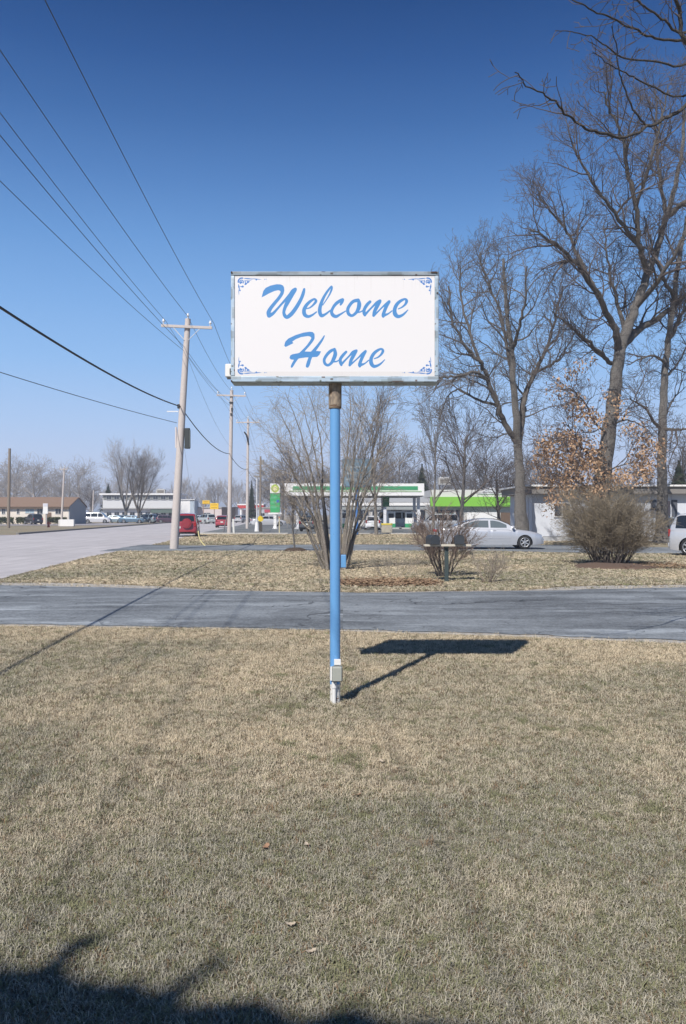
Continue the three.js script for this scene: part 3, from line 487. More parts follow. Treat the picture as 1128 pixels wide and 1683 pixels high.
// ---------------------------------------------------------------- the sign
const D0 = 7.42, signX = (px) => (px - CX) / F * D0, signY = (py) => EYE - (py - HY) / F * D0;
function signArt() {
  const x0 = 386, y0 = 453, x1 = 716.5, y1 = 617, k = 6.15, c = document.createElement('canvas'); c.width = Math.round((x1 - x0) * k); c.height = Math.round((y1 - y0) * k);
  const g = c.getContext('2d'); g.fillStyle = '#e2dfde'; g.fillRect(0, 0, c.width, c.height);
  const r = rngOf(5); for (let i = 0; i < 260; i++) { g.fillStyle = `rgba(${200 + 30 * r()},${196 + 30 * r()},${186 + 30 * r()},${.05 + .08 * r()})`; const w = 2 + 30 * r(); g.fillRect(r() * c.width, r() * c.height, w, 1 + 30 * r() * r()); }
  for (let i = 0; i < 46; i++) { const x = r() * c.width, h = 40 + 500 * r() * r(); const gr = g.createLinearGradient(0, 0, 0, h); gr.addColorStop(0, `rgba(150,140,125,${.03 + .07 * r()})`); gr.addColorStop(1, 'rgba(150,140,125,0)'); g.fillStyle = gr; g.fillRect(x, 0, 2 + 9 * r(), h); }
  for (const [y, h, a] of [[c.height - 46, 46, .10], [0, 20, .10]]) { g.fillStyle = `rgba(140,130,115,${a})`; g.fillRect(0, y, c.width, h); }
  g.fillStyle = '#4a88c2';
  const P = (o, s, [x, y]) => [((o[0] + x / s) - x0) * k, ((o[1] + y / s) - y0) * k], S = 11.28;
  const stroke = (o, pts) => {                       // a brush stroke: [x, y, width] along a smooth path
    const cv = new THREE.CatmullRomCurve3(pts.map(([x, y, w]) => new THREE.Vector3(x, y, w * 1.0)), false, 'centripetal').getPoints(pts.length * 40);
    for (const p of cv) { const [x, y] = P(o, S, [p.x, p.y]); g.beginPath(); g.arc(x, y, Math.max(.8, p.z / S * k / 2), 0, 6.2832); g.fill(); }
  };
  const poly = (o, pts) => { g.beginPath(); pts.forEach((p, i) => { const [x, y] = P(o, S, p); i ? g.lineTo(x, y) : g.moveTo(x, y); }); g.closePath(); g.fill(); };
  const A = [425, 460], B = [515, 460], C = [590, 460], D = [460, 540], E = [545, 540];
  poly(A, [[60, 320], [75, 260], [92, 200], [135, 145], [225, 102], [340, 77], [410, 80], [455, 98], [478, 130], [484, 190], [470, 250], [425, 262], [418, 225], [402, 197], [370, 187], [300, 202], [200, 245], [110, 296]]);
  stroke(A, [[448, 170, 66], [440, 240, 62], [380, 335, 60], [300, 430, 62], [222, 530, 68], [190, 600, 78], [200, 655, 80]]);
  stroke(A, [[200, 655, 80], [270, 618, 56], [350, 535, 42], [430, 445, 40], [520, 350, 52], [600, 270, 76], [650, 205, 82], [688, 170, 62]]);
  stroke(A, [[680, 185, 70], [610, 290, 82], [545, 405, 80], [492, 520, 60], [475, 600, 56], [495, 660, 64], [530, 684, 66], [600, 640, 74], [680, 545, 72], [750, 435, 68], [805, 330, 62], [838, 240, 60], [855, 168, 42]]);
  const e = (o, dx, dy, s) => stroke(o, [[900, 528, 20], [960, 510, 26], [1036, 445, 40], [1074, 388, 50], [1050, 352, 38], [975, 388, 50], [892, 470, 62], [851, 560, 70], [866, 640, 70], [925, 673, 54], [1000, 648, 40], [1085, 588, 24]].map(([x, y, w]) => [x * s + dx, y * s + dy, w]));
  e(A, 0, 0, 1);
  stroke(B, [[185, 460, 20], [225, 405, 20], [272, 335, 22], [325, 240, 32], [355, 150, 38], [350, 118, 32], [290, 185, 42], [220, 290, 48], [167, 400, 58], [136, 500, 66], [131, 590, 70], [162, 656, 64], [225, 636, 44], [290, 590, 32], [325, 560, 24]]);
  stroke(B, [[518, 455, 34], [545, 405, 54], [560, 360, 48], [500, 388, 60], [430, 440, 58], [372, 520, 52], [350, 590, 58], [377, 648, 66], [432, 672, 58], [500, 640, 40], [580, 592, 26], [612, 572, 20]]);
  stroke(B, [[845, 372, 66], [760, 392, 60], [692, 460, 58], [652, 545, 60], [670, 625, 60], [728, 657, 50], [800, 610, 54], [850, 530, 72], [866, 450, 76], [858, 395, 58], [845, 372, 50]]);
  stroke(B, [[815, 592, 40], [880, 590, 26], [945, 556, 24]]);
  const m = (o, p) => { for (const q of p) stroke(o, q); };
  m(C, [[[222, 400, 52], [162, 462, 60], [113, 550, 58], [112, 610, 60], [125, 648, 48]], [[127, 640, 48], [200, 562, 36], [280, 480, 36], [350, 418, 54], [408, 384, 56]], [[402, 398, 64], [350, 490, 70], [302, 590, 60], [288, 656, 48]], [[288, 656, 48], [360, 592, 32], [440, 512, 28], [510, 450, 40], [580, 394, 48]], [[578, 402, 54], [530, 480, 62], [492, 570, 60], [466, 648, 58], [468, 672, 48]], [[480, 650, 60], [560, 622, 30], [632, 568, 22]],
    [[750, 532, 20], [820, 500, 28], [884, 442, 44], [905, 384, 54], [880, 352, 38], [802, 380, 52], [722, 450, 64], [681, 550, 70], [692, 630, 80], [742, 672, 64], [820, 650, 46], [880, 602, 34], [928, 552, 16]]]);
  poly(D, [[88, 312], [96, 270], [108, 232], [165, 175], [300, 112], [450, 66], [560, 50], [620, 57], [652, 92], [655, 160], [600, 168], [572, 140], [530, 130], [400, 150], [300, 190], [238, 232], [256, 262], [180, 300], [115, 332]]);
  m(D, [[[618, 115, 66], [622, 170, 60], [560, 272, 50], [482, 362, 46], [420, 430, 56], [340, 515, 60], [280, 600, 52], [240, 670, 46], [226, 698, 34]], [[836, 125, 20], [800, 190, 38], [730, 290, 48], [660, 380, 60], [602, 460, 72], [560, 560, 62], [535, 640, 68], [518, 685, 58]]]);
  poly(D, [[185, 535], [200, 488], [240, 466], [350, 445], [430, 414], [560, 417], [700, 405], [775, 413], [742, 480], [700, 515], [600, 520], [480, 525], [380, 540], [280, 568], [212, 562]]);
  m(D, [[[1025, 372, 48], [950, 410, 56], [880, 480, 56], [833, 570, 52], [850, 640, 52], [900, 668, 48], [962, 630, 52], [1010, 550, 68], [1040, 462, 70], [1032, 395, 56]], [[1000, 600, 38], [1060, 600, 26], [1110, 574, 22]]]);
  m(E, [[[283, 422, 46], [220, 490, 56], [175, 560, 56], [180, 620, 58], [194, 664, 44]], [[200, 645, 44], [270, 572, 34], [350, 490, 34], [410, 430, 54], [473, 400, 50]], [[466, 410, 60], [415, 500, 66], [370, 590, 58], [350, 668, 46]], [[352, 662, 46], [430, 602, 30], [510, 530, 28], [580, 462, 40], [645, 410, 46]], [[645, 412, 50], [600, 490, 60], [560, 580, 58], [534, 662, 58], [538, 688, 46]], [[560, 660, 54], [630, 637, 28], [702, 578, 22]],
    [[810, 547, 20], [880, 520, 28], [945, 460, 42], [970, 402, 50], [945, 368, 36], [870, 396, 50], [796, 460, 60], [750, 550, 66], [755, 638, 72], [800, 688, 60], [880, 670, 44], [940, 630, 32], [1002, 568, 16]]]);
  // scrollwork in the four corners
  const corner = (sx, sy) => {
    g.save(); g.translate(sx > 0 ? 5.2 * k : c.width - 5.2 * k, sy > 0 ? 3.4 * k : c.height - 3.4 * k); g.scale(sx * k * 1.06, sy * k * 1.06);
    g.strokeStyle = g.fillStyle = '#4379bd'; g.lineCap = 'round';
    const arc = (x, y, r, a, b, w) => { g.lineWidth = w; g.beginPath(); g.arc(x, y, r, a, b); g.stroke(); }, dot = (x, y, r) => { g.beginPath(); g.arc(x, y, r, 0, 6.3); g.fill(); }, leaf = (a, b, q, f) => { g.beginPath(); g.moveTo(...a); g.quadraticCurveTo(...q, ...b); g.quadraticCurveTo(...f, ...a); g.fill(); };
    arc(6, 6, 5.6, 3.0, 4.9, 2.2); arc(5.6, 6.4, 2.9, 2.2, 6.9, 1.5); dot(5.3, 6.8, 1.7);
    leaf([8, .8], [24, 2], [14, -.6], [16, 3]); leaf([10, 4], [23, 2.4], [15, 7.4], [19, 4.6]); leaf([9.4, 11], [19, 5.6], [12.6, 10.4], [15, 5]); leaf([10.6, 2.6], [12.8, 11.2], [9.6, 7], [12.2, 5.4]); dot(7.5, 13.4, 1.5); dot(12, 9.4, 1.6); dot(15.6, 6.6, 1.4);
    leaf([20, 1.2], [37, 2.4], [28, .6], [30, 3.4]); dot(28.6, 3, 1.1); dot(42, 2.2, .8); dot(44.6, 2.1, .5);
    leaf([.8, 9], [2.6, 20], [-.6, 14], [3.4, 15]); dot(3, 19.4, 1.3); dot(1.4, 13.6, 1.3); leaf([.8, 17], [1.6, 27], [.4, 22], [2.2, 22]); leaf([3, 13], [8.4, 14.8], [5.4, 11.8], [6, 15.4]);
    g.restore();
  };
  corner(1, 1); corner(-1, 1); corner(1, -1); corner(-1, -1);
  return canvasTex(c);
}
const railTex = (() => {                              // aged pale aluminium with rust and grime
  const c = document.createElement('canvas'); c.width = 1024; c.height = 64; const g = c.getContext('2d'), r = rngOf(9); g.fillStyle = '#a9bccb'; g.fillRect(0, 0, 1024, 64);
  for (let i = 0; i < 170; i++) { const w = 10 + 120 * r(); g.fillStyle = r() < .55 ? `rgba(196,208,216,${.1 + .25 * r()})` : `rgba(84,88,86,${.06 + .22 * r()})`; g.fillRect(r() * 1024, r() * 64, w, 2 + 16 * r()); }
  for (let i = 0; i < 26; i++) { g.fillStyle = `rgba(${50 + 40 * r()},${42 + 20 * r()},${36},${.25 + .45 * r()})`; g.fillRect(r() * 1024, r() < .6 ? 44 + 20 * r() : 60 * r(), 3 + 60 * r() * r(), 2 + 10 * r()); }
  const t = canvasTex(c); t.wrapS = t.wrapT = THREE.RepeatWrapping; return t;
})();
{
  const xl = signX(379.3), xr = signX(721.5), yb = signY(627.5), yt = signY(445.5), w = xr - xl, h = yt - yb, cx = (xl + xr) / 2, cy = (yb + yt) / 2, dep = .24;
  const px = X(551, 7.55), post = [px, 0, -7.55];
  const t = thing('pole_sign', 'white sign reading Welcome Home in blue script, on a blue pole in the lawn', 'sign', post);
  const rel = (x, y, z) => [x - post[0], y, z - post[2]], zf = -D0;
  const rail = new THREE.MeshStandardMaterial({ map: railTex, roughness: .5, metalness: .35 }), tinM = std(.42, .43, .40, .6, { metalness: .3 }), under = std(.22, .21, .17, .8);
  mesh('cabinet', box(w - .012, h - .012, dep - .03, ...rel(cx, cy, zf - dep / 2 - .012)), under, t);
  const F1 = .034, F2 = .05, F3 = .036;               // widths of the side, bottom and top rails
  const railBox = (ww, hh, x, y, turn) => { const g = new RoundedBoxGeometry(ww, hh, dep, 2, .006), uv = g.attributes.uv, p = g.attributes.position; for (let i = 0; i < uv.count; i++) turn ? uv.setXY(i, p.getY(i) * 1.1 + .3, p.getX(i) * 8 + p.getZ(i) * 3) : uv.setXY(i, p.getX(i) * .55 + x, p.getY(i) * 8 + p.getZ(i) * 3); g.translate(...rel(x, y, zf - dep / 2)); return g; };
  const grime = rail.clone(); grime.color.setRGB(.62, .6, .58);
  mesh('frame_rail', railBox(w, F3, cx, yt - F3 / 2), grime, t); mesh('frame_rail', railBox(w, F2, cx, yb + F2 / 2), rail, t);
  mesh('frame_rail', railBox(F1, h - F2 - F3 - .004, xl + F1 / 2, cy + (F2 - F3) / 2, 1), rail, t); mesh('frame_rail', railBox(F1, h - F2 - F3 - .004, xr - F1 / 2, cy + (F2 - F3) / 2, 1), rail, t);
  const fw = w - 2 * F1 - .002, fh = h - F2 - F3 - .002, face = new THREE.PlaneGeometry(fw, fh); face.translate(...rel(cx, yb + F2 + fh / 2 + .001, zf - .008));
  mesh('sign_face', face, new THREE.MeshPhysicalMaterial({ map: signArt(), roughness: .45, clearcoat: .15 }), t);
  const rust = std(.075, .05, .04, .9); for (const [x, y] of [[xl + .008, yt - .010], [xr - .02, yt - .012], [xl + .008, yb + .008], [xr - .008, yb + .008], [xr - .012, yt - .19]]) mesh('bolt', new THREE.CylinderGeometry(.007, .008, .012, 8).rotateX(Math.PI / 2).translate(...rel(x, y, zf + .004)), rust, t);
  mesh('corner_patch', box(.055, .014, .01, ...rel(xr - .04, yt - .010, zf + .003), .003), rust, t);
  // pole with flaked blue paint, white below
  const pc = document.createElement('canvas'); pc.width = 256; pc.height = 2048; const g = pc.getContext('2d'), r = rngOf(31), Y = (hgt) => 2048 * (1 - hgt / 2.62);
  g.fillStyle = '#649bcd'; g.fillRect(0, 0, 256, 2048);
  for (let i = 0; i < 400; i++) { g.fillStyle = r() < .5 ? `rgba(85,145,200,${.12 * r()})` : `rgba(125,172,216,${.12 * r()})`; g.fillRect(r() * 256, r() * 2048, 4 + 40 * r(), 10 + 90 * r()); }
  const chip = (u, hgt, s, col) => { g.fillStyle = col; g.beginPath(); for (let k = 0; k < 8; k++) { const a = k / 8 * 6.283, q = s * (.5 + .8 * r()); g.lineTo(u * 256 + Math.cos(a) * q, Y(hgt) + Math.sin(a) * q * .8); } g.fill(); };
  for (let k = 0; k < 14; k++) chip(.38 + .2 * r(), .78 + .18 * r(), 5 + 6 * r(), '#dfe6ea'); for (let k = 0; k < 40; k++) chip(r(), 2.6 * r(), 1 + 2.5 * r(), r() < .4 ? '#dfe3e2' : '#4a545c');
  chip(.42, 1.27, 7, '#39454d'); chip(.42, 2.42, 6, '#39454d'); for (let k = 0; k < 60; k++) chip(r(), .2 + .1 * r() * r(), 6 + 9 * r(), '#dcdcd6');
  g.fillStyle = '#dcdad3'; g.fillRect(0, Y(.17), 256, 2048); for (let k = 0; k < 70; k++) chip(r(), .17 * r(), 3 + 9 * r(), r() < .5 ? '#8d6f58' : '#b9b4aa'); for (let k = 0; k < 25; k++) chip(r(), .16 + .06 * r(), 4 + 8 * r(), '#6aa3dc'); chip(.5, 2.6, 40, '#b08a5a');
  const pt = canvasTex(pc); pt.wrapS = THREE.RepeatWrapping; const pole = new THREE.MeshPhysicalMaterial({ map: pt, roughness: .42, clearcoat: .25, clearcoatRoughness: .4 });
  mesh('pole', new THREE.CylinderGeometry(.0455, .0455, 2.62, 28, 1, true).translate(0, 1.31, 0), pole, t);
  const slv = [[.046, 2.60], [.054, 2.605], [.056, 2.615], [.0575, 2.64], [.0575, 2.83]].map((p) => new THREE.Vector2(...p));
  mesh('sleeve', new THREE.LatheGeometry(slv, 28), new THREE.MeshStandardMaterial({ map: texture(64, 64, (u, v, c) => { const f = nB(u * 32, v * 32), s = nA(u * 8, v * 8); c[0] = lerp(.16, .40, f); c[1] = lerp(.13, .34, f * .9); c[2] = lerp(.11, .26, f * .8); if (s > .66) { c[0] *= .6; c[1] *= .5; c[2] *= .45; } }, true), roughness: .8, metalness: .2 }), t);
  const grey = std(.29, .30, .27, .55, { metalness: .2 }), white = std(.74, .73, .70, .5), blueM = std(.13, .33, .60, .45);
  // electrical box at the foot, its cap and the white conduit; small blue box on the far side of the pole
  const jb = mesh('junction_box', box(.092, .135, .07, X(554.5, 7.48) - px, .275, .085, .016), grey, t);
  mesh('cover_rim', box(.08, .12, .012, X(554.5, 7.48) - px, .275, .122, .005), std(.40, .41, .36, .5, { metalness: .2 }), jb);
  mesh('bracket', box(.06, .05, .03, X(555, 7.5) - px, .372, .06, .004), white, t);
  mesh('conduit', [cyl(.017, .017, .15, X(549.5, 7.5) - px, 0, .062), cyl(.022, .022, .05, X(549.5, 7.5) - px, .145, .062)], white, t);
  mesh('conduit', cyl(.013, .013, .12, X(545.4, 7.5) - px, .21, .052), white, t);
  mesh('switch_box', box(.052, .115, .05, X(564.5, 7.58) - px, signY(924), -.03, .008), blueM, t);
  // floodlight bracketed to the back left edge of the cabinet
  const fl = mesh('floodlight', [box(.075, .12, .05, ...rel(xl - .045, signY(601), zf - dep - .02), .012)], white, t);
  mesh('visor', [box(.05, .018, .04, ...rel(xl - .040, signY(601) - .066, zf - dep - .02)), box(.022, .05, .012, ...rel(xl - .028, signY(601) - .01, zf - dep + .010))], std(.05, .05, .05, .7), fl);
  mesh('bracket', box(.12, .02, .02, ...rel(xl + .02, signY(601), zf - dep - .03)), under, t);
}

// ---------------------------------------------------------------- mailboxes
{
  const d = 20.9, p = at(734, 957, d), t = thing('mailbox_stand', 'dark green post with a pale plank across its top, carrying two black mailboxes', 'mailbox post', [p[0], 0, p[2]]);
  const green = std(.042, .062, .062, .6), plankM = std(.55, .51, .42, .8);
  mesh('post', box(.095, .9, .095, 0, .44, 0, .006), green, t); const y = .885;
  mesh('plank', box(1.14, .045, .3, .02, y + .0225, 0, .004), plankM, t);
  mesh('brace', [box(.09, .035, .26, 0, y - .02, 0)], std(.02, .03, .03, .7), t);
  const mk = (px, label, tilt, flag) => {
    const o = thing('mailbox', label, 'mailbox', [X(px, d), y + .046, p[2]], tilt), s = new THREE.Shape(); s.moveTo(-.085, 0); s.lineTo(-.085, .115); s.absarc(0, .115, .085, Math.PI, 0, true); s.lineTo(.085, 0); s.closePath();
    const g = new THREE.ExtrudeGeometry(s, { depth: .44, bevelEnabled: true, bevelSize: .004, bevelThickness: .004, bevelSegments: 1, curveSegments: 12 }); g.translate(0, .004, -.22);
    o.scale.set(1.22, 1.12, 1.1); const black = std(.045, .052, .06, .5, { metalness: .2 }); mesh('body', g, black, o);
    const s2 = new THREE.Shape(); s2.moveTo(-.091, .002); s2.lineTo(-.091, .115); s2.absarc(0, .115, .092, Math.PI, 0, true); s2.lineTo(.091, .002); s2.closePath();
    const dr = mesh('door', new THREE.ExtrudeGeometry(s2, { depth: .014, bevelEnabled: true, bevelSize: .003, bevelThickness: .003, bevelSegments: 1 }).translate(0, .004, .226), black, o); mesh('latch', box(.03, .018, .02, 0, .2, .236, .004), std(.012, .012, .012, .5), dr);
    if (flag) mesh('flag', [box(.006, .03, .16, .096, .1, .06), box(.006, .05, .05, .096, .12, -.02)], std(.25, .02, .02, .5), o);
  };
  mk(711, 'left one of the two black mailboxes on the pale plank', .16, false); mk(754.5, 'right one of the two black mailboxes on the pale plank', -.06, true);
}
// ---------------------------------------------------------------- utility poles and lines
const poleTex = texture(256, 512, (u, v, c) => { const f = nC(u * 128, v * 16), g = nD(u * 256, v * 64), l = clamp(.35 + .5 * f + .25 * (g - .5)); c[0] = lerp(.22, .52, l); c[1] = lerp(.20, .47, l); c[2] = lerp(.18, .42, l); }, true);
const poleMat = new THREE.MeshStandardMaterial({ map: poleTex, roughness: .9, color: new THREE.Color(1.34, 1.33, 1.38) }), poleDark = poleMat.clone(); poleDark.color.setRGB(.6, .55, .5);
const porcelain = std(.72, .73, .74, .25), steel = std(.4, .4, .4, .5, { metalness: .6 }), blackM = std(.03, .03, .032, .6);
function utilityPole(label, base, top, r0, r1, mat, arm, extras) {
  const t = thing('utility_pole', label, 'utility pole', [base[0], 0, base[2]]), T = sub(top, [base[0], 0, base[2]]), ax = (h) => [T[0] * h / T[1], h, T[2] * h / T[1]];
  const pts = [0, .25, .5, .75, 1].map((f) => ax(T[1] * f)); pts[0][1] = -.1; new MB().tube(pts, pts.map((_, i) => lerp(r0, r1, i / 4)), 14, true).build('shaft', mat, t);
  if (arm) {
    const [hw, tilt, drop] = arm, c = ax(T[1] - drop), g = new THREE.Group(); g.name = 'crossarm'; g.position.set(c[0], c[1], c[2] + r1 + .06); g.rotation.z = tilt; t.add(g);
    mesh('beam', box(hw * 2, .13, .1, 0, 0, 0, .012), mat, g);
    for (const s of [-1, 1]) { const b = new MB().tube([[s * hw * .52, -.07, .02], [s * .1, -.62, -.04]], [.018, .018], 5); b.build('brace', porcelain, g); }
    const ins = new THREE.LatheGeometry([[.0, .28], [.03, .275], [.05, .24], [.04, .2], [.07, .18], [.07, .14], [.035, .12], [.02, 0]].map((p) => new THREE.Vector2(...p)), 10);
    for (const s of [-1, 1]) mesh('insulator', ins.clone().translate(s * (hw - .1), .065, 0), porcelain, g);
    mesh('insulator', ins.clone().translate(...ax(T[1])), porcelain, t);
  }
  extras?.(t, ax); return t;
}
const P1b = at(286, 902, 41), P1t = at(309, 524, 41);
utilityPole('nearest grey utility pole, leaning right, with crossarm and equipment box, at the road edge', P1b, P1t, .21, .135, poleMat, [1.22, -.045, .42], (t, ax) => {
  const c = ax(5.3), box1 = mesh('equipment_box', box(.24, .98, .26, c[0] + .34, c[1], .1, .02), std(.035, .042, .042, .6), t); mesh('door', box(.02, .86, .2, c[0] + .47, c[1] - .01, .1, .008), std(.30, .32, .28, .6), box1);
  mesh('riser', cyl(.05, .05, 1.0, c[0] - .21, 4.85, .05, 8), std(.6, .55, .53, .7), t);
  mesh('clamp', box(.12, .2, .16, ...add(ax(6.84), [-.17, 0, .08]), .02), blackM, t); mesh('bracket', box(.55, .05, .05, ...add(ax(6.6), [-.45, 0, .05])), porcelain, t);
});
const P2b = at(377, 878, 73), P2t = at(381, 641, 73);
utilityPole('second utility pole along the road, with a white guard board at its foot', P2b, P2t, .19, .14, poleMat, [1.25, -.03, .5], (t, ax) => {
  mesh('guard_board', box(.16, 1.25, .08, .42, .62, .2, .02).rotateZ(.05), std(.66, .66, .62, .7), t); for (const [h, x, w, q] of [[11.2, 0, .34, .12], [10.6, .08, .14, .3], [10.2, 0, .12, .2]]) mesh('clamp', box(w, q, .18, ...add(ax(h), [x, 0, .13])), blackM, t); new MB().tube([add(ax(1.6), [-.16, 0, .1]), [-.5, 0, .2]], [.05, .05], 6).build('guy_guard', std(.16, .16, .17, .7), t);
});
const P3b = at(406.5, 869.5, 98), P3t = at(408, 688, 98);
utilityPole('third utility pole along the road, with a dark curved bracket below its crossarm', P3b, P3t, .18, .13, poleMat, [1.35, .01, .45], (t, ax) => { new MB().tube([add(ax(11.1), [-.4, 0, .2]), add(ax(10.7), [-.12, 0, .25]), add(ax(9.6), [.12, 0, .2])], [.09, .1, .09], 6).build('street_lamp_arm', blackM, t); });
const P4b = at(428, 862, 140), P4t = at(428.5, 750, 140);
utilityPole('fourth and farthest utility pole, thin and dark, right of the third', P4b, P4t, .2, .15, poleDark, null, (t, ax) => { mesh('transformer', cyl(.25, .25, .8, ...add(ax(9.8), [.4, 0, .1]), 10), std(.3, .3, .3, .7), t); });
utilityPole('dark wooden pole without crossarm beyond the road at the left edge', at(14, 868, 102), at(16, 737, 102), .19, .15, poleDark, null);
utilityPole('pale pole with a short top arm before the ranch house, right of the dark pole', at(101, 861, 122), at(106, 769, 122), .16, .12, poleMat, [.55, 0, .2]);
utilityPole('slim pale pole left of the white block across the road', at(152, 858, 185), at(154, 806, 185), .16, .12, poleMat, null);
const wireM = std(.03, .033, .04, .5), cableM = std(.012, .012, .014, .6);
function wire(label, pts, sag, rad, mat = wireM, cat = 'power line') {         // hangs between the given points
  const mb = new MB(); let all = [];
  for (let i = 0; i < pts.length - 1; i++) { const n = 36, s = Array.isArray(sag) ? sag[i] : sag; for (let k = i ? 1 : 0; k <= n; k++) { const t = k / n, p = pts[i].map((v, j) => lerp(v, pts[i + 1][j], t)); p[1] -= s * 4 * t * (1 - t); all.push(p); } }
  const o0 = pts[0].slice(), o = mb.tube(all.map((p) => sub(p, o0)), all.map(() => rad), 6).build('power_line', mat, scene); o.position.set(...o0); return tag(o, label, cat);
}
// where each line crosses the picture's edge tells its height by the road; the run goes on to a pole behind the viewpoint
const behind = (edgePt, end, sag, d = -12) => { const q = (-end[2] + edgePt[2]) / (-end[2] - d); return end.map((v, j) => j === 2 ? -d : v + (edgePt[j] + (j === 1 ? sag * 4 * q * (1 - q) : 0) - v) / q); };
const ins2 = (dx) => add(P2t, [dx, -.1, .1]), ins3 = (dx) => add(P3t, [dx, -.05, .1]), up4 = (dx, dy = 0) => add(P4t, [dx, dy - .3, 0]);
const runs = [
  ['wire on the right end of the leaning pole crossarm, uppermost in the sky', at(75, 2, 15.4), at(352, 532, 41), [ins2(1.15), ins3(1.25), up4(1)], .011],
  ['wire on the top insulator of the leaning pole, second from the right in the sky', at(0, 82, 17.3), at(309, 520, 41), [ins2(0), ins3(0), up4(0)], .011],
  ['wire on the left end of the leaning pole crossarm', at(0, 185, 19.3), at(273, 528, 41), [ins2(-1.15), ins3(-1.25), up4(-1)], .010],
  ['wire just under the crossarm level of the leaning pole, upper one of a close pair', at(0, 222, 17.9), at(304, 571, 41), [add(P2t, [.1, -1.1, .2]), add(P3t, [0, -1.2, .2]), up4(0, -1)], .010],
  ['lower wire of the close pair fixed under the crossarm of the leaning pole', at(0, 297, 19.2), at(303, 577, 41), [add(P2t, [.1, -1.5, .2]), add(P3t, [0, -1.6, .2]), up4(0, -1.3)], .009],
];
for (const [label, e, p, rest, rad] of runs) { const b = behind(e, p, .75); wire(label, [b, p, ...rest], [.75, .35, .3, .4], rad); }
{ // thick telephone cable
  const p = at(297, 668, 41), e = at(0, 505, 16.4);
  const b = behind(e, p, 1.0);
  wire('thick black cable sagging along the road to the middle of the leaning pole', [b, p, add(at(378, 746, 73), [0, 0, .2]), add(at(407, 771, 98), [0, 0, .2]), at(428, 790, 140)], [1.0, .55, .45, .6], .027, cableM, 'telephone cable');
  const q = at(291, 695, 41), far = [-16, 7.6, -8]; wire('thin service wire crossing the road from the leaning pole to the left edge', [far, q], [.39], .013, wireM, 'service wire');
  wire('thin wire dropping from the leaning pole towards the second pole', [at(304, 575, 41), at(380, 735, 73)], [.6], .007, wireM, 'service wire');
}
{ const t = thing('guy_marker', 'pale yellow curved guy wire guard in the grass right of the leaning pole', 'guy guard', at(338, 897, 45)); t.position.y = 0; const c = curve([[0, -.02, 0], [-.22, .22, 0], [-.34, .5, 0], [-.38, .78, 0]], 10); new MB().tube(c, c.map(() => .032), 8, true).build('sleeve', std(.72, .62, .30, .5), t); const w = new MB().tube([[-.38, .78, 0], [-1.1, 3.2, -1.6], sub(at(296, 690, 41), [t.position.x, 0, t.position.z])], [.006, .006, .006], 5); w.build('guy_wire', steel, t); }
// ---------------------------------------------------------------- vehicles
const glassM = new THREE.MeshPhysicalMaterial({ roughness: .06, metalness: 0, clearcoat: 1, clearcoatRoughness: .03, side: THREE.DoubleSide }); glassM.color.setRGB(.018, .022, .026);
const tyreM = std(.018, .018, .019, .85), rimM = std(.55, .56, .58, .35, { metalness: .7 }), darkM = std(.02, .02, .022, .7), lampRed = std(.32, .012, .012, .25), lampClear = new THREE.MeshPhysicalMaterial({ roughness: .15, clearcoat: 1 }), plateM = std(.66, .66, .62, .5);
lampClear.color.setRGB(.62, .62, .6);
const sedanGlass = glassM.clone(); sedanGlass.color.setRGB(.13, .155, .165);
const paintOf = (r, g, b, metal = .25) => { const m = new THREE.MeshPhysicalMaterial({ roughness: .38, metalness: metal, clearcoat: 1, clearcoatRoughness: .06, side: THREE.DoubleSide }); m.color.setRGB(r, g, b); return m; };
// outlines as fractions of half length (front = +1) against height in metres
const BODIES = {
  sedan: { L: 4.85, W: 1.83, wr: .325, ax: [-.58, .62], roof: 1.45, top: [[-1, .50], [-.992, .74], [-.97, .93], [-.9, 1.0], [-.66, 1.03], [-.3, 1.0], [.3, .97], [.52, .92], [.72, .85], [.88, .75], [.96, .66], [.99, .58], [1, .42]], plan: [[-1, .66], [-.96, .8], [-.86, .93], [-.5, 1], [.5, 1], [.82, .93], [.93, .8], [.985, .62], [1, .5]], gh: [[-.70, 1.02], [-.6, 1.13], [-.42, 1.32], [-.28, 1.42], [-.1, 1.455], [.04, 1.445], [.16, 1.38], [.32, 1.2], [.46, .95]], win: [[-.49, -.04], [-.005, .29]], belt: .98 },
  suv: { L: 4.4, W: 1.8, wr: .35, ax: [-.6, .62], roof: 1.7, top: [[-1, .45], [-.995, .75], [-.975, 1.02], [-.9, 1.06], [-.3, 1.05], [.36, 1.03], [.55, .99], [.8, .92], [.93, .82], [.98, .68], [1, .45]], plan: [[-1, .84], [-.96, .93], [-.85, .98], [-.4, 1], [.5, 1], [.82, .94], [.94, .82], [1, .64]], gh: [[-.985, 1.04], [-.95, 1.25], [-.88, 1.6], [-.8, 1.68], [-.3, 1.72], [.04, 1.69], [.15, 1.61], [.3, 1.34], [.45, 1.02]], win: [[-.86, -.5], [-.46, -.06], [-.02, .32]], belt: 1.05 },
  van: { L: 5.1, W: 1.95, wr: .35, ax: [-.58, .66], roof: 1.95, top: [[-1, .42], [-.995, .8], [-.985, 1.1], [-.9, 1.14], [.5, 1.12], [.7, 1.05], [.9, .93], [.97, .8], [1, .5]], plan: [[-1, .9], [-.95, .97], [-.8, 1], [.6, 1], [.88, .92], [1, .7]], gh: [[-.985, 1.12], [-.96, 1.5], [-.93, 1.88], [-.86, 1.95], [.2, 1.96], [.36, 1.9], [.5, 1.6], [.68, 1.08]], win: [[-.88, -.4], [-.35, .1], [.15, .5]], belt: 1.12 },
};
BODIES.hatch = { ...BODIES.suv, L: 4.1, W: 1.7, wr: .31, roof: 1.47, top: BODIES.suv.top.map(([x, y]) => [x, y * .88]), gh: BODIES.suv.gh.map(([x, y]) => [x, y * .875]), belt: .92 };
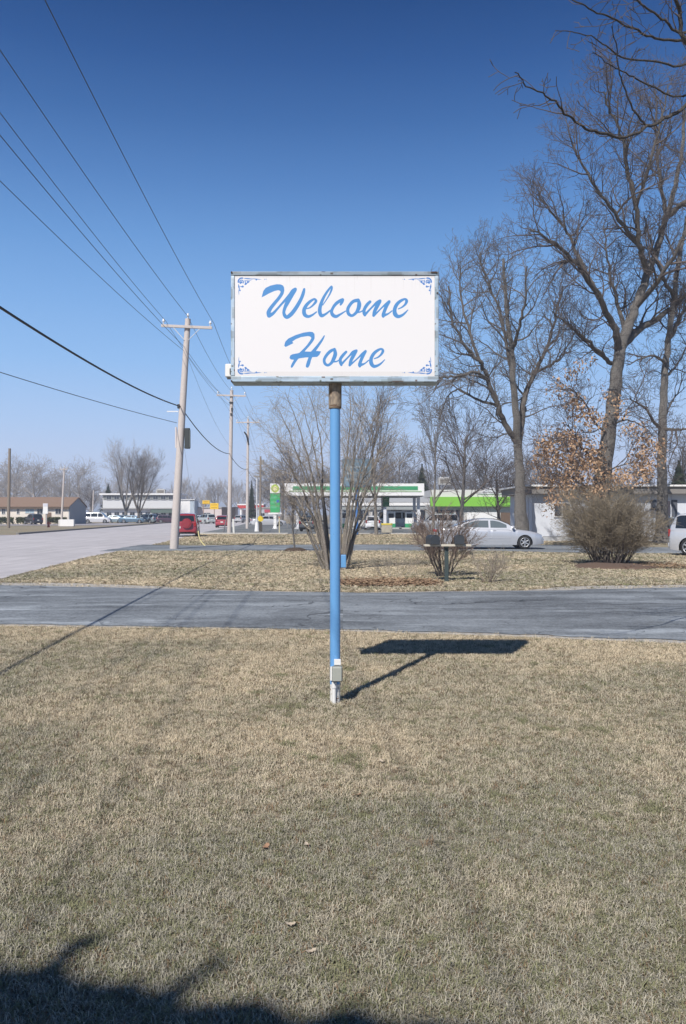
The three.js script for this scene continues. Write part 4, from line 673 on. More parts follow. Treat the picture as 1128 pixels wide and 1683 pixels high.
function makeCar(label, cat, kind, paint, pos, turn, o = {}) {
  const B = { ...BODIES[kind], ...o.body }, L = B.L / 2, W = B.W / 2, t = thing(o.name ?? 'parked_car', label, cat, pos, turn, o.group), N = o.far ? 44 : 90, wx = B.ax.map((a) => a * L), Ra = B.wr * 1.16;
  const topY = (x) => interp(B.top, x / L), half = (x) => W * interp(B.plan, x / L), botY = (x) => { let y = .2 + .1 * Math.max(0, Math.abs(x / L) - .8) * 5 * .5; for (const w of wx) { const q = Math.abs(x - w); if (q < Ra) y = Math.max(y, B.wr + Math.sqrt(Ra * Ra - q * q) - .02); } return y; };
  const loft = (xs, ringAt, mb) => {
    const rows = xs.map(ringAt), n = rows[0].length, pos = [], idx = [];
    rows.forEach((row) => row.forEach((p) => pos.push(...p)));
    for (let s = 0; s < rows.length - 1; s++) for (let j = 0; j < n - 1; j++) { const a = s * n + j; idx.push(a, a + n, a + 1, a + 1, a + n, a + n + 1); }
    for (const s of [0, rows.length - 1]) { const c = pos.length / 3, row = rows[s]; pos.push(row[0][0], row.reduce((q, p) => q + p[1], 0) / n, 0); for (let j = 0; j < n - 1; j++) idx.push(c, s * n + j, s * n + j + 1); }
    const g = new THREE.BufferGeometry(); g.setAttribute('position', new THREE.Float32BufferAttribute(pos, 3)); g.setAttribute('uv', new THREE.Float32BufferAttribute(new Array(pos.length / 3 * 2).fill(0), 2)); g.setIndex(idx); g.computeVertexNormals(); return g;
  };
  const xs = []; for (let i = 0; i <= N; i++) xs.push(lerp(-L, L, i / N)); for (const w of wx) for (const s of [-1, 1]) xs.push(w + s * Ra * .999, w + s * Ra * 1.001); xs.sort((a, b) => a - b);
  const sideW = (x, y) => { const yb = .2, f = clamp((y - yb) / Math.max(.1, topY(x) - yb)); return half(x) * interp([[0, .94], [.25, .985], [.55, 1], [.8, .985], [.94, .94], [1, .88]], f); };
  const body = loft(xs, (x) => { const yt = topY(x), yb = Math.min(botY(x), yt - .04), r = []; for (const f of [0, .2, .45, .7, .86, .95, 1]) { const y = lerp(yb, yt, f); r.push([x, y, sideW(x, y)]); } r.push([x, yt + .012, half(x) * .6], [x, yt + .022, 0]); return [...r, ...r.slice(0, -1).reverse().map(([a, b, c]) => [a, b, -c])]; });
  const gx = []; const g0 = B.gh[0][0] * L, g1 = B.gh[B.gh.length - 1][0] * L; for (let i = 0; i <= (o.far ? 26 : 48); i++) gx.push(lerp(g0, g1, i / (o.far ? 26 : 48)));
  const roofY = (x) => interp(B.gh, x / L), wallW = (x, y) => half(x) * .925 - (y - B.belt) / (B.roof - B.belt) * W * .205;
  const house = loft(gx, (x) => { const yr = Math.max(roofY(x), topY(x) - .02), y0 = topY(x) - .05, r = []; for (const f of [0, .3, .6, .86, .95]) { const y = lerp(y0, yr, f); r.push([x, y, wallW(x, y)]); } r.push([x, yr - .012, wallW(x, yr) * .93], [x, yr, wallW(x, yr) * .6], [x, yr + .012, 0]); return [...r, ...r.slice(0, -1).reverse().map(([a, b, c]) => [a, b, -c])]; });
  mesh('body', [body, house], paint, t);
  mesh('underbody', [box(B.L * .86, .32, B.W * .66, 0, .36, 0), box(B.L * .6, .1, B.W * .9, .02, .24, 0)], darkM, t);
  // windows lie a few millimetres proud of the pillars
  const pane = (fn, nu, nv) => { const p = [], id = []; for (let i = 0; i <= nu; i++) for (let j = 0; j <= nv; j++) p.push(...fn(i / nu, j / nv)); for (let i = 0; i < nu; i++) for (let j = 0; j < nv; j++) { const a = i * (nv + 1) + j; id.push(a, a + nv + 1, a + 1, a + 1, a + nv + 1, a + nv + 2); } const g = new THREE.BufferGeometry(); g.setAttribute('position', new THREE.Float32BufferAttribute(p, 3)); g.setAttribute('uv', new THREE.Float32BufferAttribute(new Array(p.length / 3 * 2).fill(0), 2)); g.setIndex(id); g.computeVertexNormals(); return g; };
  for (const s of [-1, 1]) for (const [a, b] of (o.noRearGlass ? B.win.slice(-1) : B.win)) mesh('window', pane((u, v) => { const x = lerp(a, b, u) * L, y0 = Math.max(B.belt, topY(x)) + .03, y1 = Math.max(y0 + .01, Math.min(roofY(x) - .085, B.roof - .1)), y = lerp(y0, y1, v); return [x, y, s * (wallW(x, y) + .007)]; }, 12, 2), o.glass ?? glassM, t);
  const slope = (a, b, name) => mesh(name, pane((u, v) => { const x = lerp(a, b, u) * L, y = roofY(x), q = .001 + (roofY(x + .01) - roofY(x - .01)) / .02, n = Math.hypot(1, q); return [x - q / n * .016, y + .016 / n + .006 * (1 - (2 * v - 1) ** 2), wallW(x, y) * .87 * (2 * v - 1)]; }, 8, 6), o.glass ?? glassM, t);
  const gf = B.gh.map((q) => q[0]), n = gf.length; slope(gf[n - 4] + .03, gf[n - 1] - .05, 'windshield'); if (!o.noRearGlass) slope(gf[0] + (kind === 'sedan' ? .05 : .012), gf[2] + (kind === 'sedan' ? .06 : -.012), 'rear_window');
  // wheels
  for (const x of wx) for (const s of [-1, 1]) {
    const w = new THREE.Group(); w.name = 'wheel'; w.position.set(x, B.wr, s * (W - .12)); t.add(w);
    const R = B.wr, tp = [[R * .66, -.1], [R * .9, -.105], [R * .985, -.075], [R, -.04], [R, .04], [R * .985, .075], [R * .9, .105], [R * .66, .1]].map((p) => new THREE.Vector2(...p));
    mesh('tyre', new THREE.LatheGeometry(tp, o.far ? 18 : 32).rotateX(Math.PI / 2), tyreM, w);
    const gs = [new THREE.CylinderGeometry(R * .67, R * .67, .06, 24, 1, true).rotateX(Math.PI / 2).translate(0, 0, s * .05), new THREE.CylinderGeometry(R * .17, R * .2, .05, 12).rotateX(Math.PI / 2).translate(0, 0, s * .075)];
    const nS = 6; for (let k = 0; k < nS; k++) gs.push(box(R * .17, R * .6, .03, 0, R * .38, 0, .008).rotateZ(k / nS * 6.283).translate(0, 0, s * .07)); gs.push(new THREE.TorusGeometry(R * .655, .018, 6, 28).translate(0, 0, s * .085));
    mesh('rim', gs, o.rim ?? rimM, w); mesh('brake_disc', new THREE.CylinderGeometry(R * .64, R * .64, .02, 20).rotateX(Math.PI / 2).translate(0, 0, s * .01), darkM, w);
  }
  // lamps, bumper trim, mirrors, plate
  for (const s of [-1, 1]) {
    const hx = .945 * L, hy = topY(hx) - .09; mesh('headlight', box(.2, .12, .30, hx - .02, hy, s * (half(hx) - .2), .04).rotateY(0), lampClear, t);
    const tx = -.985 * L, ty = kind === 'sedan' ? .86 : .9; mesh('tail_light', box(.1, kind === 'sedan' ? .14 : .3, kind === 'sedan' ? .34 : .16, tx, ty, s * (half(tx) - (kind === 'sedan' ? .16 : .07)), .03), lampRed, t);
    mesh('mirror', box(.11, .13, .2, B.gh[n - 1][0] * L - .16, B.belt + .06, s * (half(.3 * L) + .06), .04), o.trim ?? paint, t);
  }
  mesh('number_plate', box(.015, .15, .32, -L - .008, kind === 'sedan' ? .62 : .68, o.plateZ ?? 0, .004), plateM, t);
  mesh('bumper', [box(.12, .17, half(-L) * 1.9, -L - .01, .42, 0, .04), box(.1, .16, half(L) * 1.9, L - .02, .4, 0, .04)], o.trim ?? paint, t);
  mesh('grille', box(.03, .1, half(L) * 1.1, L - .005, .56, 0, .01), darkM, t);
  if (!o.far) {                                       // doors stand proud by their edges' roundness, with handles
    for (const s of [-1, 1]) for (const [a, b] of (o.doors ?? [[-.38, -.02], [-.005, .38]])) {
      const dr = mesh('door', pane((u, v) => { const x = lerp(a, b, u) * L, y = lerp(.3, topY(x) - .035, v), e = Math.min(u, 1 - u, v, 1 - v) < .001 ? -.002 : .006; return [x, y, s * (sideW(x, y) + e)]; }, 14, 10), paint, t);
      mesh('handle', box(.15, .028, .03, lerp(a, b, .18) * L, B.belt - .1, s * (sideW(lerp(a, b, .18) * L, B.belt - .1) + .018), .01), paint, dr);
    }
    for (const s of [-1, 1]) mesh('side_moulding', box(B.L * .36, .04, .014, 0, .52, s * (sideW(0, .52) + .010), .004), o.trim ?? paint, t);
  }
  return t;
}
const ground = (px, d) => [X(px, d), .012, -d];
// in the photograph's foreground and middle distance
makeCar('silver sedan parked side-on on the far driveway, facing right, behind the mailbox shrub', 'car', 'sedan', paintOf(.56, .575, .61, .45), [X(802, 41), .02, -41], 0, { name: 'silver_sedan', body: { L: 5.15 }, glass: sedanGlass });
makeCar('silver sport utility vehicle cut off by the right edge, before the white house', 'car', 'suv', paintOf(.60, .61, .63, .3), [15.1, .02, -33.1], -.85, { name: 'silver_suv', trim: paintOf(.60, .61, .63, .3), doors: [[-.42, -.04], [-.02, .4]] });
{
  const red = paintOf(.30, .022, .035, .2), c = makeCar('red sport utility vehicle with a spare wheel on its back, driving away on the road', 'car', 'suv', red, [X(314, 66), .02, -64.5], Math.PI / 2 + .12, { name: 'red_suv', body: { L: 4.1, W: 1.76 }, plateZ: -.52 });
  const sp = mesh('spare_wheel_cover', new THREE.CylinderGeometry(.36, .37, .2, 28).rotateZ(Math.PI / 2).translate(-2.14, .98, .08), red, c); mesh('cover_disc', new THREE.CylinderGeometry(.27, .29, .03, 28).rotateZ(Math.PI / 2).translate(-2.25, .98, .08), red, sp);
}
makeCar('red car farther up the road, partly behind the second pole', 'car', 'hatch', paintOf(.32, .03, .045, .2), [X(367, 106), .02, -106], Math.PI / 2 + .06, { name: 'red_car', far: true });
makeCar('black sport utility vehicle parked before the ranch house, left of the white box sign', 'car', 'suv', paintOf(.022, .024, .03, .1), ground(55, 138), Math.PI * .72, { name: 'black_suv', far: true });
const lotCars = [[160, 'van', [.66, .66, .68], 'white van at the left end of the row of cars before the white block', 0], [186, 'sedan', [.33, .42, .48], 'pale blue-grey car second from the left in the row before the white block', Math.PI], [197, 'hatch', [.2, .25, .27], 'grey-green car beside the trunks in the row before the white block', 2.6],
  [218, 'sedan', [.10, .17, .24], 'dark blue car seen between the two trunks before the white block', 0], [240, 'suv', [.27, .33, .36], 'grey sport utility vehicle right of the reddish tree before the white block', 2.8], [262, 'suv', [.025, .03, .045], 'black sport utility vehicle near the right end of the row before the white block', .3], [276, 'hatch', [.07, .03, .05], 'dark maroon car at the right end of the row, next to the leaning pole', .2]];
lotCars.forEach(([px, k, c, label, a], i) => makeCar(label, k === 'van' ? 'van' : 'car', k, paintOf(...c), ground(px, 158 + (i % 3) * 3), a, { far: true, name: k === 'van' ? 'white_van' : 'parked_car' }));
[[339, 'suv', [.5, .52, .5], 'pale parked car up the road beneath the right yellow sign', 2.2, 150], [329, 'sedan', [.62, .64, .66], 'white car up the road right behind the red sport utility vehicle', 2.4, 152], [399, 'hatch', [.45, .45, .46], 'grey car by the red-banded building down the road', 1.2, 165], [441, 'sedan', [.62, .62, .63], 'white car behind the round yellow sign at the forecourt entrance', .3, 118],
  [513, 'hatch', [.02, .025, .03], 'black car on the forecourt left of the blue sign post', 1.35, 83], [612, 'hatch', [.66, .66, .67], 'white car on the forecourt seen right of the blue post of the far sign', Math.PI / 2, 90], [655, 'van', [.68, .68, .68], 'white van parked under the right part of the canopy', .05, 100], [683, 'suv', [.62, .62, .62], 'white vehicle under the right end of the canopy', .1, 101], [716, 'suv', [.42, .44, .46], 'pale car half hidden behind the mailbox shrub, on the forecourt', Math.PI, 78]
].forEach(([px, k, c, label, a, d]) => makeCar(label, k === 'van' ? 'van' : 'car', k, paintOf(...c), ground(px, d), a, { far: true, name: k === 'van' ? 'white_van' : 'parked_car' }));
// ---------------------------------------------------------------- buildings and roadside things
const whiteWall = std(.66, .665, .69, .8), creamWall = std(.78, .70, .60, .85), greyWall = std(.30, .32, .34, .85), darkGlass = new THREE.MeshPhysicalMaterial({ roughness: .08, clearcoat: 1 }); darkGlass.color.setRGB(.03, .035, .045);
const whitePaint = std(.78, .77, .75, .6), frameM = std(.6, .6, .6, .6), roofGrey = std(.36, .355, .34, .9), shadeM = std(.17, .155, .135, .9);
function windowOn(parent, x, y, z, w, h, frame = frameM, glass = darkGlass, bars = 1) {
  const g = new THREE.Group(); g.name = 'window'; g.position.set(x, y, z); parent.add(g);
  mesh('pane', box(w, h, .02, 0, 0, .012), glass, g); const f = .05; const gs = [box(w + 2 * f, f, .06, 0, h / 2 + f / 2, .03), box(w + 2 * f, f, .08, 0, -h / 2 - f / 2, .04), box(f, h, .06, -w / 2 - f / 2, 0, .03), box(f, h, .06, w / 2 + f / 2, 0, .03)];
  for (let k = 1; k <= bars; k++) gs.push(box(.035, h, .045, -w / 2 + w * k / (bars + 1), 0, .0225)); mesh('frame', gs, frame, g); return g;
}
// white flat-roofed house at the right
{
  const d = 52, x0 = X(866, d), t = thing('white_house', 'long low white house with a flat white-edged roof at the right edge', 'house', [x0, 0, -d]), L = 19, top = Hh(799, d);
  const sid = std(.62, .645, .69, .75);
  mesh('wall', box(L - .5, 2.95, 7, L / 2 + .15, 1.475, -3.7), sid, t); mesh('foundation', box(L - .6, .3, 7.02, L / 2 + .15, .15, -3.70), std(.42, .43, .44, .9), t);
  for (let k = 0; k < 15; k++) mesh('wall_panel', box(1.20, 2.62, .03, .55 + k * 1.222 + .4, 1.62, -.184, .006), k === 10 || k === 11 ? std(.58, .60, .65, .75) : sid, t);
  mesh('fascia', box(L + .4, .42, 8.0, L / 2 + .1, 3.12, -3.62), std(.23, .215, .20, .85), t);
  const rf = mesh('roof', box(L + .7, .11, 8.3, L / 2 + .1, 3.39, -3.62, .02), whitePaint, t); mesh('vent_pipe', cyl(.05, .05, .3, 9, 3.44, -2, 8), frameM, rf);
  mesh('downspout', box(.08, 2.9, .08, .12, 1.45, -.12), whiteWall, t); 
  const w = windowOn(t, X(1093, d) - x0, Hh(836, d), -.164, .72, .95, whitePaint, std(.45, .33, .3, .4), 1); for (const s of [-1, 1]) { const sh = mesh('shutter', box(.34, 1.08, .04, s * .64, 0, .03), std(.09, .10, .12, .7), w); }
  windowOn(t, X(925, d) - x0, Hh(838, d), -.164, .9, .8, frameM, darkGlass, 1);
  mesh('awning', box(1.1, .06, .9, X(1110, d) - x0, Hh(851, d), .28).rotateX(.0), std(.30, .36, .42, .6), t);
  mesh('door', box(.9, 2.0, .06, X(1040, d) - x0, 1.2, -.155), std(.5, .5, .5, .6), t);
}
// filling station canopy
{
  const d = 93, xa = X(468, d), xb = X(697.5, d), y1 = Hh(794.5, d), y0 = Hh(814.5, d), w = xb - xa, t = thing('station_canopy', 'white filling station canopy with a green stripe round its edge', 'canopy', [(xa + xb) / 2, 0, -d]);
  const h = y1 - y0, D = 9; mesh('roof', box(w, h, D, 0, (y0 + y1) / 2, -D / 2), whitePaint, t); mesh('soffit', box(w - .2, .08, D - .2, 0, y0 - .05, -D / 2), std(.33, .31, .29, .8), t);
  mesh('stripe', box(w - 1.6, h * .30, .05, .1, y0 + h * .62, .028), std(.045, .30, .13, .5), t); mesh('pale_stripe', box(w - .8, h * .08, .06, .1, y0 + h * .36, .033), std(.45, .62, .38, .5), t);
  for (const px of [488, 560, 634, 690]) for (const dz of [-1.6, -7]) { const c = mesh('column', box(.32, y0, .32, X(px, d) - (xa + xb) / 2, y0 / 2, dz), whiteWall, t); if (px === 634 && dz > -3) mesh('column_sign', box(.7, 1.15, .42, X(636, d) - (xa + xb) / 2, Hh(824, d), dz), std(.03, .16, .07, .5), c); }
  const pump = (px, i) => { const p = thing('fuel_pump', `fuel pump on its island under the canopy, ${['below its left end', 'left of the blue post', 'right of the green column sign', 'nearest its right end'][i]}`, 'fuel pump', [X(px, d), 0, -d - 2.6]); mesh('island', box(2.4, .16, 1.1, 0, .08, 0, .04), kerbMat, p); mesh('cabinet', box(.95, 1.75, .6, 0, .16 + .875, 0, .05), whitePaint, p); mesh('display', box(.6, .5, .02, 0, 1.5, .31), darkGlass, p); mesh('skirt', box(.97, .45, .62, 0, .4, 0, .03), std(.04, .3, .13, .5), p); mesh('hose', new MB().tube(curve([[.5, 1.4, .1], [.75, 1.2, .15], [.72, .6, .15], [.52, .9, .1]], 12), Array(13).fill(.02), 5).geometry(), blackM, p); };
  [500, 565, 645, 676].forEach(pump);
  const wb = thing('planter_barrel', 'low pale box with a yellow rim beside the forecourt, under the green column sign', 'bollard box', [X(636, 76), .012, -76]); mesh('base', box(.95, .68, .7, 0, .34, 0, .04), std(.42, .38, .30, .9), wb); mesh('rim', box(1.0, .16, .75, 0, .76, 0, .04), std(.66, .52, .08, .6), wb);
}
// station shop behind it
{
  const d = 121, x0 = X(560, d), x1 = X(708, d), t = thing('station_shop', 'low shop with a white band under a grey roof behind the canopy', 'shop', [(x0 + x1) / 2, 0, -d]), w = x1 - x0;
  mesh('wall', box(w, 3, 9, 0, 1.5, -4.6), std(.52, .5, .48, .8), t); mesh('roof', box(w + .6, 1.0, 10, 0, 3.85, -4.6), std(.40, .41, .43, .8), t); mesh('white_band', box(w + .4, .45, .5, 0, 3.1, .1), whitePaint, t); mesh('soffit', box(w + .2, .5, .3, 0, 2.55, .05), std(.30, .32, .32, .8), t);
  for (let k = 0; k < 6; k++) windowOn(t, -w / 2 + 1.2 + k * (w - 2.2) / 5.2, 1.45, -.10, 1.5, 1.3, frameM, darkGlass, 1);
  mesh('door', box(1.6, 2.2, .06, w * .12, 1.1, -.07), darkGlass, t);
  const ice = thing('ice_freezer', 'white ice freezer standing against the station shop wall, right part', 'freezer', [X(680, d - 1), .012, -d + 1.2]); mesh('body', box(1.9, 1.9, .9, 0, .97, 0, .05), whitePaint, ice); mesh('door', box(.8, 1.5, .05, -.44, 1, .46, .02), whitePaint, ice); mesh('emblem', box(.42, .5, .02, .4, 1.15, .46), std(.2, .25, .4, .5), ice);
}
for (const [label, px, py, d, w, h] of [['grey rooftop air unit on the green fascia shop, left part', 733, 806, 111, 1.6, .9], ['grey rooftop air unit on the station shop behind the canopy', 600, 813, 124, 1.8, .9], ['pale rooftop unit on the white block across the road', 262, 813, 203, 2.2, 1.1]]) { const y = { 111: 5.55, 124: 4.34, 203: 6.5 }[d], t = thing('rooftop_unit', label, 'air unit', [X(px, d), y, -d - 2]); mesh('casing', box(w, h, 1.2, 0, h / 2, 0, .03), roofGrey, t); mesh('grille', box(w * .7, h * .6, .03, 0, h * .5, .61), shadeM, t); mesh('cap', box(w * .8, .1, 1.0, 0, h + .05, 0, .02), frameM, t); }
// green-fascia shop
{
  const d = 108, x0 = X(711, d), x1 = X(878, d), t = thing('green_shop', 'low shop with a bright green fascia and white wall left of the grey trunk', 'shop', [(x0 + x1) / 2, 0, -d]), w = x1 - x0, cx = (x0 + x1) / 2;
  mesh('wall', box(w, 2.9, 9, 0, 1.45, -4.8), std(.5, .49, .46, .85), t); mesh('fascia', box(w + .6, 1.2, .7, 0, Hh(824.5, d) , .1), std(.21, .50, .05, .55), t); mesh('roof', box(w + .4, .9, 9, 0, Hh(824.5, d) + 1.06, -4.6), std(.62, .6, .57, .7), t);
  mesh('white_panel', box(X(822, d) - X(769, d), 1.5, .08, X(795, d) - cx, 1.15, -.25), whitePaint, t); mesh('brown_panel', box(X(868, d) - X(824, d), 1.75, .08, X(846, d) - cx, 1.0, -.25), std(.13, .085, .055, .8), t);
  for (const px of [724, 740, 756]) windowOn(t, X(px, d) - cx, 1.5, -.29, 1.0, 1.5, frameM, darkGlass, 0);
  mesh('gable', new THREE.ExtrudeGeometry(new THREE.Shape([[0, 0], [3.6, 0], [1.8, .9]].map((p) => new THREE.Vector2(...p))), { depth: 4, bevelEnabled: false }).translate(X(785, d) - cx, Hh(812, d), -4), whiteWall, t);
}
// price sign
{
  const d = 97, p = [X(452.5, d), .012, -d], t = thing('price_sign', 'white and green filling station price sign with a sunburst emblem, on a white pedestal', 'sign', p);
  const yl = (py) => Hh(py, d); mesh('emblem_panel', box(X(461, d) - X(444.5, d), yl(795) - yl(811), .4, 0, (yl(795) + yl(811)) / 2, 0, .05), whitePaint, t);
  const eg = [], c = (yl(803)); const petals = []; for (let k = 0; k < 18; k++) petals.push(new THREE.CircleGeometry(.10, 10).scale(1.9, .8, 1).translate(.31, 0, 0).rotateZ(k / 18 * 6.283).translate(0, c, .206 + .001 * (k % 2)));
  mesh('emblem', petals, std(.42, .55, .07, .5), t); mesh('emblem_heart', new THREE.CircleGeometry(.26, 24).translate(0, c, .211), std(.75, .72, .35, .5), t);
  mesh('price_panel', box(X(461, d) - X(445, d), yl(811.5) - yl(842.5), .4, 0, (yl(811.5) + yl(842.5)) / 2, 0, .03), std(.04, .36, .12, .5), t);
  for (let k = 0; k < 3; k++) { mesh('price_row', box(.62, .26, .02, -.12, yl(818 + k * 8), .205), std(.10, .42, .20, .5), t); } mesh('blue_square', box(.3, .3, .02, .32, yl(824), .206), std(.05, .12, .42, .5), t);
  mesh('crossbar', box(X(463, d) - X(441, d), .2, .5, 0, yl(844.2), 0, .03), whitePaint, t); mesh('post', box(.34, 1.5, .34, 0, .8, 0, .03), whitePaint, t); mesh('pedestal', [cyl(.32, .2, .3, 0, 0, 0, 16)], whitePaint, t);
}
{ const d = 82, t = thing('street_lamp', 'slim white street lamp standing at the entrance kerb right of the third pole', 'street lamp', [X(422.5, d), 0, -d]); mesh('base', cyl(.24, .16, .9, 0, 0, 0, 12), whitePaint, t); mesh('pole', cyl(.075, .055, Hh(784, d) - .6, 0, .6, 0, 10), std(.6, .6, .6, .6), t); mesh('head', box(.6, .14, .3, 0, Hh(783, d), 0, .04), std(.3, .3, .3, .6), t); }
{ const d = 80, t = thing('round_sign', 'round yellow sign on a short dark stand beside the white street lamp', 'sign', [X(428.5, d), 0, -d]); mesh('disc', new THREE.CylinderGeometry(.27, .27, .06, 24).rotateX(Math.PI / 2).translate(0, Hh(852.5, d), 0), std(.72, .52, .03, .5), t); mesh('stand', box(.3, .85, .1, 0, .42, -.06, .02), std(.07, .06, .05, .8), t); }
{ const d = 74.5, t = thing('marker_post', 'thin pale yellow post at the kerb right of the price sign pedestal', 'post', [X(459.5, d), 0, -d]); mesh('shaft', cyl(.055, .055, 1.35, 0, 0, 0, 10), std(.62, .55, .36, .7), t); mesh('cap', cyl(.065, .05, .08, 0, 1.35, 0, 10), std(.55, .12, .08, .6), t); }
{ const d = 68, t = thing('blue_sign', 'large blue-grey sign on a blue post, half hidden behind the tall shrub', 'sign', [X(587, d), 0, -d]); const pb = std(.06, .17, .42, .5); mesh('post', cyl(.11, .11, Hh(800, d), 0, 0, 0, 14), pb, t); mesh('panel', box(2.35, Hh(754, d) - Hh(801, d), .3, 0, (Hh(754, d) + Hh(801, d)) / 2, 0, .03), std(.10, .16, .22, .5), t); mesh('panel_face', box(2.2, Hh(756, d) - Hh(799, d), .02, 0, (Hh(754, d) + Hh(801, d)) / 2, .155), std(.14, .22, .29, .5), t); for (let k = 0; k < 3; k++) mesh('message_row', box(1.8, .16, .014, 0, Hh(768 + k * 10, d), .168), std(.30, .36, .4, .5), t); }
// ranch house across the road
{
  const d = 141, x1 = X(113, d), x0 = X(-90, d), w = x1 - x0, t = thing('ranch_house', 'long ranch house with a brown roof and cream walls across the road at the left', 'house', [(x0 + x1) / 2, 0, -d]), cx = (x0 + x1) / 2, ye = Hh(832, d), yr = Hh(817.5, d), D = 9, rl = (px) => X(px, d) - cx;
  mesh('wall', box(w, ye - .05, D, 0, (ye - .05) / 2, -D / 2), creamWall, t);
  const rm = std(.25, .165, .115, .9), sl = new THREE.Shape([[-.5, ye - .12], [D / 2, yr], [D + .5, ye - .12], [D + .5, ye], [D / 2, yr + .14], [-.5, ye]].map((p) => new THREE.Vector2(...p)));
  const rg = new THREE.ExtrudeGeometry(sl, { depth: w + .6, bevelEnabled: false }); rg.rotateY(Math.PI / 2); rg.translate(-w / 2 - .3, 0, 0); const rf = mesh('roof', rg, rm, t);
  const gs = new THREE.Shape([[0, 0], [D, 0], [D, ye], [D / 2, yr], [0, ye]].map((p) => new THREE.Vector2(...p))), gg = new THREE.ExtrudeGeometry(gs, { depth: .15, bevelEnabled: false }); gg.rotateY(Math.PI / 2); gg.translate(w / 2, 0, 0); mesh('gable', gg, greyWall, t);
  mesh('eave_board', box(w + .5, .35, .2, 0, ye - .25, .35), std(.12, .085, .06, .9), t);
  [[6, 5], [30, 4], [49, 14], [66, 9], [96, 9], [-20, 8], [-50, 8]].forEach(([px, n], i) => windowOn(t, rl(px), Hh(i === 2 ? 838 : 839, d), 0, n * .1, i === 2 ? 1.0 : 1.1, whitePaint, i === 2 ? std(.30, .4, .46, .2) : darkGlass, 1));
  mesh('door', box(.95, 1.9, .06, rl(80), 1.0, .02), std(.2, .13, .09, .7), t);
  const h = thing('hedge', 'clipped dark green hedge along the front of the ranch house', 'hedge', [(x0 + x1) / 2, 0, -d + 1.4]), mb = new MB(), r = rngOf(8);
  for (let k = 0; k < 5200; k++) { const x = (r() - .5) * w, px = (x + cx) / d * F + CX; if (px > 27 && px < 33 || px > 56 && px < 84) continue; const p = [x, .1 + .95 * Math.sqrt(r()), (r() - .5) * .9], a = nrm([r() - .5, r() - .3, r() - .5]), b = side(r, a, 1.57); mb.tri(add(p, b, .14), add(p, b, -.14), add(p, a, .3)); }
  mb.build('foliage', std(.075, .085, .03, .9), h).userData.kind = 'stuff';
}
{ const d = 112, t = thing('box_sign', 'low white box sign on the grass beyond the road, by the pale pole', 'sign', [X(109.5, d), 0, -d]); mesh('panel', box(1.9, .9, .5, .08, .52, 0, .03), whitePaint, t); mesh('side_panel', box(.12, .86, .46, -.96, .5, 0, .03), std(.6, .58, .55, .7), t); mesh('foot', box(1.7, .12, .4, .05, .03, 0), std(.3, .3, .3, .9), t); }
{ const d = 128, t = thing('pylon_sign', 'tall narrow white sign board in front of the ranch house wall', 'sign', [X(75, d), 0, -d]); mesh('post', box(.12, 3, .12, .1, 1.5, -.1), std(.4, .4, .4, .8), t); mesh('panel', box(.72, 1.55, .16, 0, Hh(836, d), 0, .02), whitePaint, t); mesh('upper_panel', box(.62, .4, .03, 0, Hh(830, d), .09, .01), std(.6, .6, .66, .6), t); }
{ const d = 108, t = thing('fire_hydrant', 'small red fire hydrant on the grass beyond the road', 'fire hydrant', [X(80, d), 0, -d]), m = std(.30, .05, .03, .5); mesh('barrel', new THREE.LatheGeometry([[.0, .78], [.08, .76], [.15, .66], [.16, .58], [.13, .55], [.13, .12], [.19, .1], [.19, 0]].map((p) => new THREE.Vector2(...p)), 16), m, t); for (const s of [-1, 1]) mesh('outlet', new THREE.CylinderGeometry(.065, .065, .12, 10).rotateZ(Math.PI / 2).translate(s * .17, .42, 0), m, t); mesh('bonnet_nut', cyl(.03, .03, .06, 0, .78, 0, 6), m, t); }
// white block behind the trees, and buildings up the road
{
  const d = 200, x0 = X(169, d), x1 = X(292, d), t = thing('white_block', 'two-storey white flat-roofed block behind the bare trees across the road', 'building', [(x0 + x1) / 2, 0, -d]), w = x1 - x0;
  mesh('wall', box(w, 6.2, 10, 0, 3.1, -5), std(.6, .6, .6, .85), t); mesh('roof', box(w + 1.2, .35, 11, 0, 6.35, -4.8), whitePaint, t); mesh('upper_band', box(w - .4, 1.0, .1, 0, 5.55, .06), std(.2, .21, .2, .9), t);
  mesh('ledge', box(w + .4, .25, 1.0, 0, 3.0, .4), roofGrey, t);
  for (let k = 0; k < 9; k++) { windowOn(t, -w / 2 + 1.5 + k * (w - 3) / 8, 1.5, 0, 1.1, 1.2, frameM, darkGlass, 1); windowOn(t, -w / 2 + 1.5 + k * (w - 3) / 8, 5.5, .12, 1.1, .8, frameM, darkGlass, 1); }
  mesh('green_awning', box(w * .30, .9, .7, w * .30, 2.4, .4), std(.10, .14, .12, .8), t);
}
{ const d = 178, t = thing('white_tower', 'narrow white building just right of the leaning pole foot', 'building', [X(304, d), 0, -d]); mesh('wall', box(2.2, Hh(822, d), 5, 0, Hh(822, d) / 2, -2.5), whitePaint, t); mesh('side_wall', box(.9, Hh(823, d), 5, 1.56, Hh(823, d) / 2, -2.52), std(.4, .46, .52, .8), t); mesh('roof', box(3.4, .2, 5.4, .4, Hh(822, d) + .1, -2.5), frameM, t); windowOn(t, -.2, 1.2, 0, .9, 1.0); }
